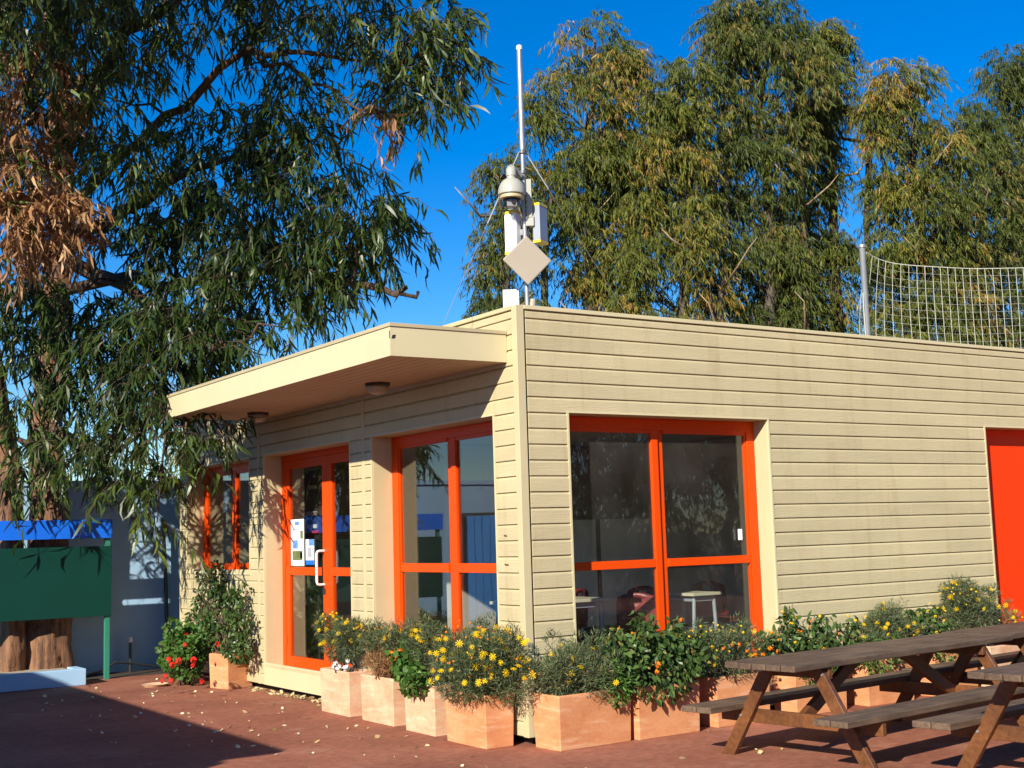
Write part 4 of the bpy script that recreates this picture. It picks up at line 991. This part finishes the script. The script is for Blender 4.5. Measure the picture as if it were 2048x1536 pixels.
def bush(name, label, cat, base, blobs, mat, style, n, stems=14, tint=(0, 1), group=None, stemmat=None):
    """blobs: list of (centre, radii, weight); style: feather / lantana / geranium / small"""
    t = thing(name, label, cat, base, group)
    extra = []
    for c, r, w in blobs:      # uneven sprigs that break the outline
        for _ in range(7):
            d = nrmz(rng.normal(size=3)); d[2] = d[2]*.6 + .45; q = rng.uniform(.16, .34)
            extra.append((np.array(c) + d*np.array(r)*rng.uniform(.85, 1.25), (r[0]*q, r[1]*q, r[2]*q*1.5), w*.07))
    blobs = [(c, tuple(np.array(r)*.92), w) for c, r, w in blobs] + extra
    tot = sum(b[2] for b in blobs); Ps, Ds = [], []
    for c, r, w in blobs:
        k = int(n*w/tot); p, d = ellips(k, c, r, .35); Ps.append(p); Ds.append(d)
    Pp = np.concatenate(Ps); Dd = np.concatenate(Ds); N_ = len(Pp)
    if style == 'feather': D = nrmz(Dd*.8 + rng.normal(size=(N_,3))*.5 + np.array([0,0,.35])); L = rng.uniform(.03, .075, N_); W = rng.uniform(.004, .009, N_); be = (-.3, .5)
    elif style == 'lantana': D = nrmz(Dd*.45 + rng.normal(size=(N_,3))*.40 + np.array([0,0,-.75])); L = rng.uniform(.045, .085, N_); W = L*rng.uniform(.38, .5, N_); be = (0, .5)
    elif style == 'geranium': D = nrmz(Dd*.7 + rng.normal(size=(N_,3))*.6); L = rng.uniform(.035, .065, N_); W = L*rng.uniform(.8, 1.1, N_); be = (0, .4)
    else: D = nrmz(Dd*.7 + rng.normal(size=(N_,3))*.6 + np.array([0,0,-.2])); L = rng.uniform(.03, .055, N_); W = L*rng.uniform(.28, .4, N_); be = (0, .4)
    V, T, ix = leaves(Pp, D, L, W, rng.uniform(be[0], be[1], N_), rng.uniform(-.1, .1, N_), style != 'feather')
    tt = rng.uniform(tint[0], tint[1], N_)**1.2
    o = mesh_tris('foliage', V, T, tt[ix], mat, t); o['kind'] = 'stuff'
    mb = MB(); b0 = np.array(base, float)
    for i in range(stems):
        c, r, w = blobs[i % len(blobs)]
        e = np.array(c) + rng.normal(size=3)*np.array(r)*.45; s = b0 + rng.normal(size=3)*np.array([.06, .06, 0]); s[2] = base[2]
        mb.tube([s, (s+e)/2+rng.normal(size=3)*.03, e], [.007, .005, .003], 4)
    obj('stems', mb, stemmat or M['twig'], t)
    return t
def surf(blobs, n, up=.0, front=None, out=1.02):
    pts = []
    F_ = np.array([-.55, -.75, .30])
    while len(pts) < n:
        c, r, w = blobs[rng.integers(len(blobs))]; d = rng.normal(size=3); d /= np.linalg.norm(d)
        if d @ F_ < -.1 or d[2] < up-.6: continue
        pts.append(np.array(c) + d*np.array(r)*out*rng.uniform(.95, 1.12))
    return pts
def stalks(t, pts, h=.05):
    mb = MB()
    for p in pts: p = np.array(p); mb.tube([p - np.array([rng.normal()*.02, rng.normal()*.02, h]), p], .0018, 3, False)
    obj('flower_stalks', mb, M['daisyleaf_s'], t)['kind'] = 'stuff'
M['daisyleaf_s'] = simple('green_stalk', (.10, .13, .06), .6)
ZT = .40
# planter 1 (by the door)
bl = [((-.20, 2.95, .66), (.17, .26, .20), 3), ((-.24, 3.10, .80), (.14, .16, .14), 1.4), ((-.22, 2.72, .70), (.15, .17, .18), 1.5)]
t = bush('daisy_bush', 'rounded daisy bush with yellow flowers in front of the glass door', 'plant', (-.17, 2.93, ZT), bl, M['daisyleaf'], 'feather', 6500, group='daisy bushes in the planters')
pts = surf(bl, 24, .5); put_flowers(t, pts, 'y', 1.0)
p2 = surf(bl, 16, .9, out=1.1); put_flowers(t, p2, 'yb', 1.0, 'flower_bud'); stalks(t, pts+p2, .06)
t = thing('white_flowers', 'small white flowers at the rim of the planter by the door', 'flowers', (-.27, 2.72, ZT))
mb = MB(); mb.tube([(-.26, 2.72, ZT), (-.28, 2.7, .45)], .004, 4); obj('stem', mb, M['daisyleaf_s'], t); put_flowers(t, [(-.29, 2.93, .45), (-.29, 2.86, .43), (-.30, 2.80, .46), (-.29, 2.70, .45), (-.30, 2.64, .47), (-.28, 2.66, .52), (-.29, 2.9, .48)], 'w', .7, 'flower')
# planter 2
bl = [((-.18, 2.05, .72), (.15, .32, .12), 3), ((-.2, 2.25, .74), (.14, .14, .13), 1.3), ((-.18, 1.80, .72), (.14, .16, .13), 1.3)]
t = bush('daisy_bush', 'thin grey green daisy bush on dry brown stems in the second planter', 'plant', (-.16, 2.06, ZT), bl, M['daisyleaf'], 'feather', 5000, 40, tint=(.2, 1), group='daisy bushes in the planters', stemmat=M['drystem'])
pts = surf(bl, 12, .5); put_flowers(t, pts, 'y', .75); p2 = surf(bl, 26, .9, out=1.15); put_flowers(t, p2, 'ob', .9, 'flower_bud'); stalks(t, pts+p2, .09)
pd, dd = ellips(1500, (-.20, 2.04, .53), (.13, .31, .11), .2); V, T, ix = leaves(pd, nrmz(dd*.4+rng.normal(size=(1500,3))*.5+np.array([0,0,.5])), rng.uniform(.04,.11,1500), rng.uniform(.004,.008,1500), rng.uniform(-.3,.4,1500), np.zeros(1500), False)
o = mesh_tris('dry_foliage', V, T, rng.random(1500)[ix], M['drystem'], t); o['kind'] = 'stuff'
# planter 3: geranium and daisies behind
bl = [((-.30, 1.42, .52), (.12, .20, .13), 2), ((-.36, 1.22, .44), (.10, .2, .12), 1.5), ((-.24, 1.5, .62), (.1, .12, .1), .8)]
t = bush('geranium', 'bright green geranium with orange flowers spilling over the narrow planter', 'plant', (-.18, 1.25, ZT), bl, M['bright'], 'geranium', 700, 12)
put_flowers(t, [(-.34, 1.63, .66), (-.33, 1.56, .62), (-.35, 1.66, .60), (-.33, 1.5, .68)], 'o', .9)
bl = [((-.2, 1.18, .72), (.15, .3, .22), 3), ((-.22, 1.42, .76), (.12, .2, .14), 1)]
t = bush('daisy_bush', 'dark daisy bush rising behind the geranium below the corner window', 'plant', (-.15, 1.2, ZT), bl, M['daisyleaf'], 'feather', 4500, group='daisy bushes in the planters')
pts = surf(bl, 16, .6); put_flowers(t, pts, 'y', .95); stalks(t, pts, .06)
# planter 4: the big one
bl = [((-.26, .52, .66), (.24, .42, .26), 4), ((-.30, .20, .60), (.24, .32, .27), 3), ((-.42, .35, .52), (.16, .36, .18), 2), ((-.20, .12, .74), (.2, .3, .18), 1.6), ((-.18, -.05, .54), (.16, .2, .2), 1.2)]
t = bush('daisy_bush', 'largest daisy bush covered in yellow flowers at the cabin corner', 'plant', (-.2, .42, ZT), bl, M['daisyleaf'], 'feather', 15000, 30, group='daisy bushes in the planters')
pts = surf(bl, 74, .5); put_flowers(t, pts, 'y', 1.05); p2 = surf(bl, 40, .7, out=1.12); put_flowers(t, p2, 'ob', .9, 'flower_bud'); stalks(t, pts+p2, .08)
# right side
bl = [((.28, -.22, .58), (.26, .18, .22), 3), ((.10, -.20, .54), (.16, .14, .16), 1), ((.42, -.30, .50), (.2, .16, .2), 1.3)]
t = bush('daisy_bush', 'silvery feathery daisy bush in the first planter right of the corner', 'plant', (.3, -.2, ZT), bl, M['daisyleaf'], 'feather', 6500, 16, tint=(.3, 1), group='daisy bushes in the planters')
pts = surf(bl, 9, .4); put_flowers(t, pts, 'y', 1.0); stalks(t, pts, .06)
bl = [((.66, -.32, .50), (.18, .14, .18), 2), ((.60, -.38, .40), (.13, .08, .13), .7)]
bush('trailing_plant', 'bright green small leaved plant between the first two front planters', 'plant', (.66, -.2, ZT), bl, M['bright'], 'small', 1300, 12)
bl = [((.80, -.25, .66), (.26, .18, .19), 2.4), ((1.15, -.26, .68), (.28, .18, .21), 3), ((1.05, -.38, .50), (.38, .14, .22), 2.6), ((1.42, -.28, .58), (.2, .16, .20), 1.6), ((1.0, -.2, .86), (.10, .08, .10), .5), ((.74, -.24, .80), (.08, .08, .08), .3), ((1.30, -.3, .80), (.07, .08, .09), .3)]
t = bush('lantana_bush', 'dense drooping lantana bush under the large front window', 'plant', (1.12, -.2, ZT), bl, M['lantana'], 'lantana', 2600, 30, group='lantana bushes in the planters')
pts = surf(bl, 14, .3); put_flowers(t, pts[:7], 'ob', .9, 'flower_bud'); put_flowers(t, [np.array([.88, -.55, .55]), np.array([.90, -.54, .60]), np.array([1.28, -.40, .92])], 'o', .75)
bl = [((1.75, -.2, .64), (.24, .17, .18), 2.2), ((2.08, -.22, .62), (.26, .17, .17), 2), ((1.9, -.3, .52), (.3, .14, .14), 1), ((1.62,-.24,.70), (.1,.1,.1), .4)]
t = bush('daisy_bush', 'silvery daisy bush with orange buds below the right window jamb', 'plant', (1.95, -.18, ZT), bl, M['daisyleaf'], 'feather', 6000, 20, tint=(.3, 1), group='daisy bushes in the planters')
p2 = surf(bl, 40, .9, out=1.2); put_flowers(t, p2, 'yb', 1.0, 'flower_bud'); stalks(t, p2, .12); pts = surf(bl, 8, .4); put_flowers(t, pts, 'y', .8)
t = thing('red_flowers', 'small orange red flowers in the planter behind the picnic table end', 'flowers', (2.0, -.25, ZT))
mb = MB(); mb.tube([(2.0, -.25, ZT), (2.0, -.36, .58)], .004, 4); obj('stem', mb, M['daisyleaf_s'], t); put_flowers(t, [(1.62+q*.09, -.42, .62+rng.uniform(-.05, .07)) for q in range(9)], 'o', .55)
bl = [((2.62, -.2, .60), (.26, .17, .16), 2), ((3.0, -.22, .58), (.26, .18, .17), 2), ((2.70, -.2, .82), (.07, .07, .12), .5), ((3.35, -.22, .56), (.22, .16, .16), 1.4), ((3.12, -.24, .78), (.16, .1, .07), .5), ((3.48,-.24,.74), (.05,.05,.10), .25), ((2.45,-.24,.66), (.1,.1,.1), .4)]
t = bush('lantana_bush', 'loose lantana bush with small orange flowers right of the window', 'plant', (2.95, -.18, ZT), bl, M['lantana'], 'lantana', 1250, 26, group='lantana bushes in the planters')
pts = surf(bl, 34, .2); put_flowers(t, pts[:22], 'oy', .42); put_flowers(t, pts[22:], 'o', .4)
bl = [((3.98, -.2, .70), (.24, .15, .17), 2.4), ((4.22, -.2, .60), (.26, .16, .14), 1.2), ((3.75,-.22,.58), (.2,.16,.14), 1), ((4.08,-.2,.82), (.12,.1,.09), .4)]
t = bush('daisy_bush', 'feathery daisy bush standing before the middle of the plain siding', 'plant', (3.95, -.18, ZT), bl, M['daisyleaf'], 'feather', 5200, 18, tint=(.25, 1), group='daisy bushes in the planters')
pts = surf(bl, 20, .5, out=1.12); put_flowers(t, pts, 'y', .9); stalks(t, pts, .09)
bl = [((4.60, -.2, .62), (.24, .17, .18), 1.4), ((4.62, -.22, .78), (.08, .08, .10), .4)]
t = bush('lantana_bush', 'low lantana bush between two tall daisy bushes', 'plant', (4.6, -.18, ZT), bl, M['lantana'], 'lantana', 650, 10, group='lantana bushes in the planters')
put_flowers(t, surf(bl, 12, .2), 'oy', .42)
bl = [((5.25, -.2, .72), (.34, .18, .22), 3), ((5.08, -.2, .95), (.17, .13, .11), 1.2), ((5.66, -.22, .62), (.28, .16, .18), 1.4), ((5.42, -.2, .90), (.17, .13, .11), 1)]
t = bush('daisy_bush', 'tallest feathery daisy bush beside the red side door', 'plant', (5.3, -.18, ZT), bl, M['daisyleaf'], 'feather', 8000, 24, tint=(.25, 1), group='daisy bushes in the planters')
pts = surf(bl, 34, .4, out=1.08); put_flowers(t, pts, 'y', .95); p2 = surf(bl, 30, .6, out=1.16); put_flowers(t, p2, 'yb', .9, 'flower_bud'); stalks(t, pts+p2, .08)
bl = [((2.9, -.36, .42), (.3, .12, .18), 1), ((3.7, -.36, .44), (.3, .12, .16), 1), ((4.7, -.36, .46), (.3, .12, .16), 1)]
bush('trailing_plant', 'green leaves hanging over the planters behind the picnic table', 'plant', (3.3, -.2, ZT), bl, M['bright'], 'small', 2200, 12)
# left of the door
bl = [((-.14, 6.35, .80), (.16, .30, .20), 1.5), ((-.14, 7.05, .95), (.10, .14, .16), .55), ((-.12, 7.35, .74), (.10, .18, .12), .5), ((-.14, 6.85, 1.22), (.08, .10, .14), .5), ((-.12, 6.55, 1.28), (.08, .10, .16), .5), ((-.2, 6.15, 1.08), (.12, .16, .14), .8), ((-.24, 5.70, .98), (.12, .16, .20), 1.0), ((-.24, 5.50, .74), (.12, .20, .18), 1.0), ((-.24, 5.52, .46), (.15, .24, .14), 1.3), ((-.2, 6.1, .58), (.2, .3, .16), 1.2)]
t = bush('lantana_bush', 'tall open lantana bush in the small planter left of the door', 'plant', (-.15, 6.0, .38), bl, M['lantana'], 'lantana', 2100, 40, tint=(.0, .85), group='lantana bushes in the planters')
put_flowers(t, surf(bl, 9, .2), 'w', .28, 'blossom')
bl = [((-.42, 6.72, .48), (.28, .36, .24), 3), ((-.46, 7.05, .34), (.22, .28, .26), 2), ((-.52, 6.62, .26), (.24, .32, .22), 2)]
t = bush('geranium', 'round geranium with red flower heads on the ground left of the door', 'plant', (-.45, 6.8, 0), bl, M['bright'], 'geranium', 2200, 20, tint=(0, .8))
put_flowers(t, [at(370,1290,14.6), at(435,1288,14.35), at(358,1322,14.5), at(338,1320,14.7), at(345,1330,14.6), at(386,1332,14.2), at(388,1320,14.3), at(372,1266,15.4)*1.0, at(325,1362,14.4), at(342,1362,14.3), at(333,1352,14.5), at(404,1364,14.0)], 'r', .95)
put_flowers(t, surf(bl, 6, .5), 'r', .85)

# ------------------------------------------------------------------ picnic tables
def picnic(label, L=2.95):
    t = thing('picnic_table', label, 'picnic table', (0, 0, 0), 'brown wooden picnic tables')
    tz, sz, lx, ly = .72, .385, .385, .615
    for i in range(5):
        w = .62/5; y = -.31 + i*w
        mb = MB(); j = random.uniform(-.006, .006); mb.box(j, L+j, y+.004, y+w-.004, tz-.042, tz+random.uniform(-.002, .002)); obj('top_plank', mb, M['wood_top'], t, bevel=.005)
    for s in (-1, 1):
        for k in range(2):
            y0 = s*.578 - .14 + k*.14
            mb = MB(); j = random.uniform(-.006, .006); mb.box(-.01+j, L+j, y0+.004, y0+.136, sz-.042, sz+random.uniform(-.002, .002)); obj('seat_plank', mb, M['wood_top'], t, bevel=.005)
    for x, sg in ((lx, 1), (L-lx, -1)):
        for s in (-1, 1):
            mb = MB(); p0 = np.array([x, s*ly, 0]); p1 = np.array([x, s*.20, tz-.044]); d = p1-p0
            n_ = np.array([1., 0, 0]); sd_ = np.array([0, .048/ (d[2]/np.linalg.norm(d)), 0])
            mb.v += [tuple(p0-n_*.023-sd_), tuple(p0+n_*.023-sd_), tuple(p0+n_*.023+sd_), tuple(p0-n_*.023+sd_), tuple(p1-n_*.023-sd_), tuple(p1+n_*.023-sd_), tuple(p1+n_*.023+sd_), tuple(p1-n_*.023+sd_)]
            mb.f += [(0,3,2,1),(4,5,6,7),(0,1,5,4),(1,2,6,5),(2,3,7,6),(3,0,4,7)]
            obj('leg', mb, M['wood_leg'], t, bevel=.004)
        mb = MB(); mb.box(x+sg*.025-.0225+ (.0 if sg>0 else 0), x+sg*.025+.0225, -.70, .70, sz-.142, sz-.0445); o = obj('seat_beam', mb, M['wood_leg'], t, bevel=.004); o.location.x += sg*.024
        mb = MB(); mb.box(x+sg*.048-.0225, x+sg*.048+.0225, -.29, .29, tz-.125, tz-.0445); obj('top_beam', mb, M['wood_leg'], t, bevel=.004)
        mb = MB(); mb.beam((x+sg*.075, 0, sz-.10), (x+sg*.78, 0, tz-.05), .045, .09); obj('brace', mb, M['wood_leg'], t, bevel=.004)
        for s in (-1, 1):
            for (yy, zz) in ((s*.47, sz-.09), (s*.27, tz-.09)):
                mb = MB(); mb.lathe((x-sg*.024, yy, zz), [(.011, 0), (.009, .008)], 8, axis=(-sg,0,0)); obj('bolt', mb, M['galv'], t)
    return t
t1 = picnic('picnic table nearest the cabin corner with its whole near end in view')
t2 = copy_tree(t1); t2['label'] = 'dark picnic table cut off at the bottom right corner'
t3 = copy_tree(t1); t3['label'] = 'picnic table beyond the first one in front of the red door'
for o, x, y, a in ((t1, .612, -1.973, .133), (t2, 1.15, -3.62, .12), (t3, 3.55, -1.52, .12)):
    o.location = (x, y, .0); o.rotation_euler = (0, 0, a)

# ------------------------------------------------------------------ litter
n = 290
xy = np.stack([np.concatenate([rng.uniform(-2.6, 1.8, 220), rng.uniform(-1.9, -.35, 70)]), np.concatenate([rng.uniform(-2.5, 7.6, 220), rng.uniform(.2, 6.5, 70)])], 1)
keep = ~((xy[:,0] > -.4) & (xy[:,1] > -.4)); xy = xy[keep]; n = len(xy)
Pp = np.stack([xy[:,0], xy[:,1], np.full(n, .006)], 1); a = rng.uniform(0, 6.28, n)
D = np.stack([np.cos(a), np.sin(a), rng.uniform(.0, .5, n)], 1); L = rng.uniform(.012, .058, n)
V, T, ix = leaves(Pp, D, L, L*rng.uniform(.35, .9, n), rng.uniform(-.2, .4, n), np.zeros(n)); V[:,2] = np.maximum(V[:,2], .003)
o = mesh_tris('fallen_leaves', V, T, rng.random(n)[ix], M['litter']); tag(o, 'pale fallen leaves scattered on the red paving', kind='stuff')
n = 130
Pp = np.stack([rng.uniform(-.10, .02, n), rng.uniform(3.3, 5.7, n), np.full(n, .008)], 1); a = rng.uniform(0, 6.28, n)
D = np.stack([np.cos(a), np.sin(a), rng.uniform(0, .5, n)], 1); L = rng.uniform(.03, .09, n)
V, T, ix = leaves(Pp, D, L, L*rng.uniform(.2, .5, n), rng.uniform(-.2, .4, n), np.zeros(n)); V[:,2] = np.maximum(V[:,2], .003)
o = mesh_tris('dry_leaves', V, T, (rng.random(n)*.4)[ix], M['litter']); tag(o, 'dry leaves drifted along the foot of the cabin by the door', kind='stuff')
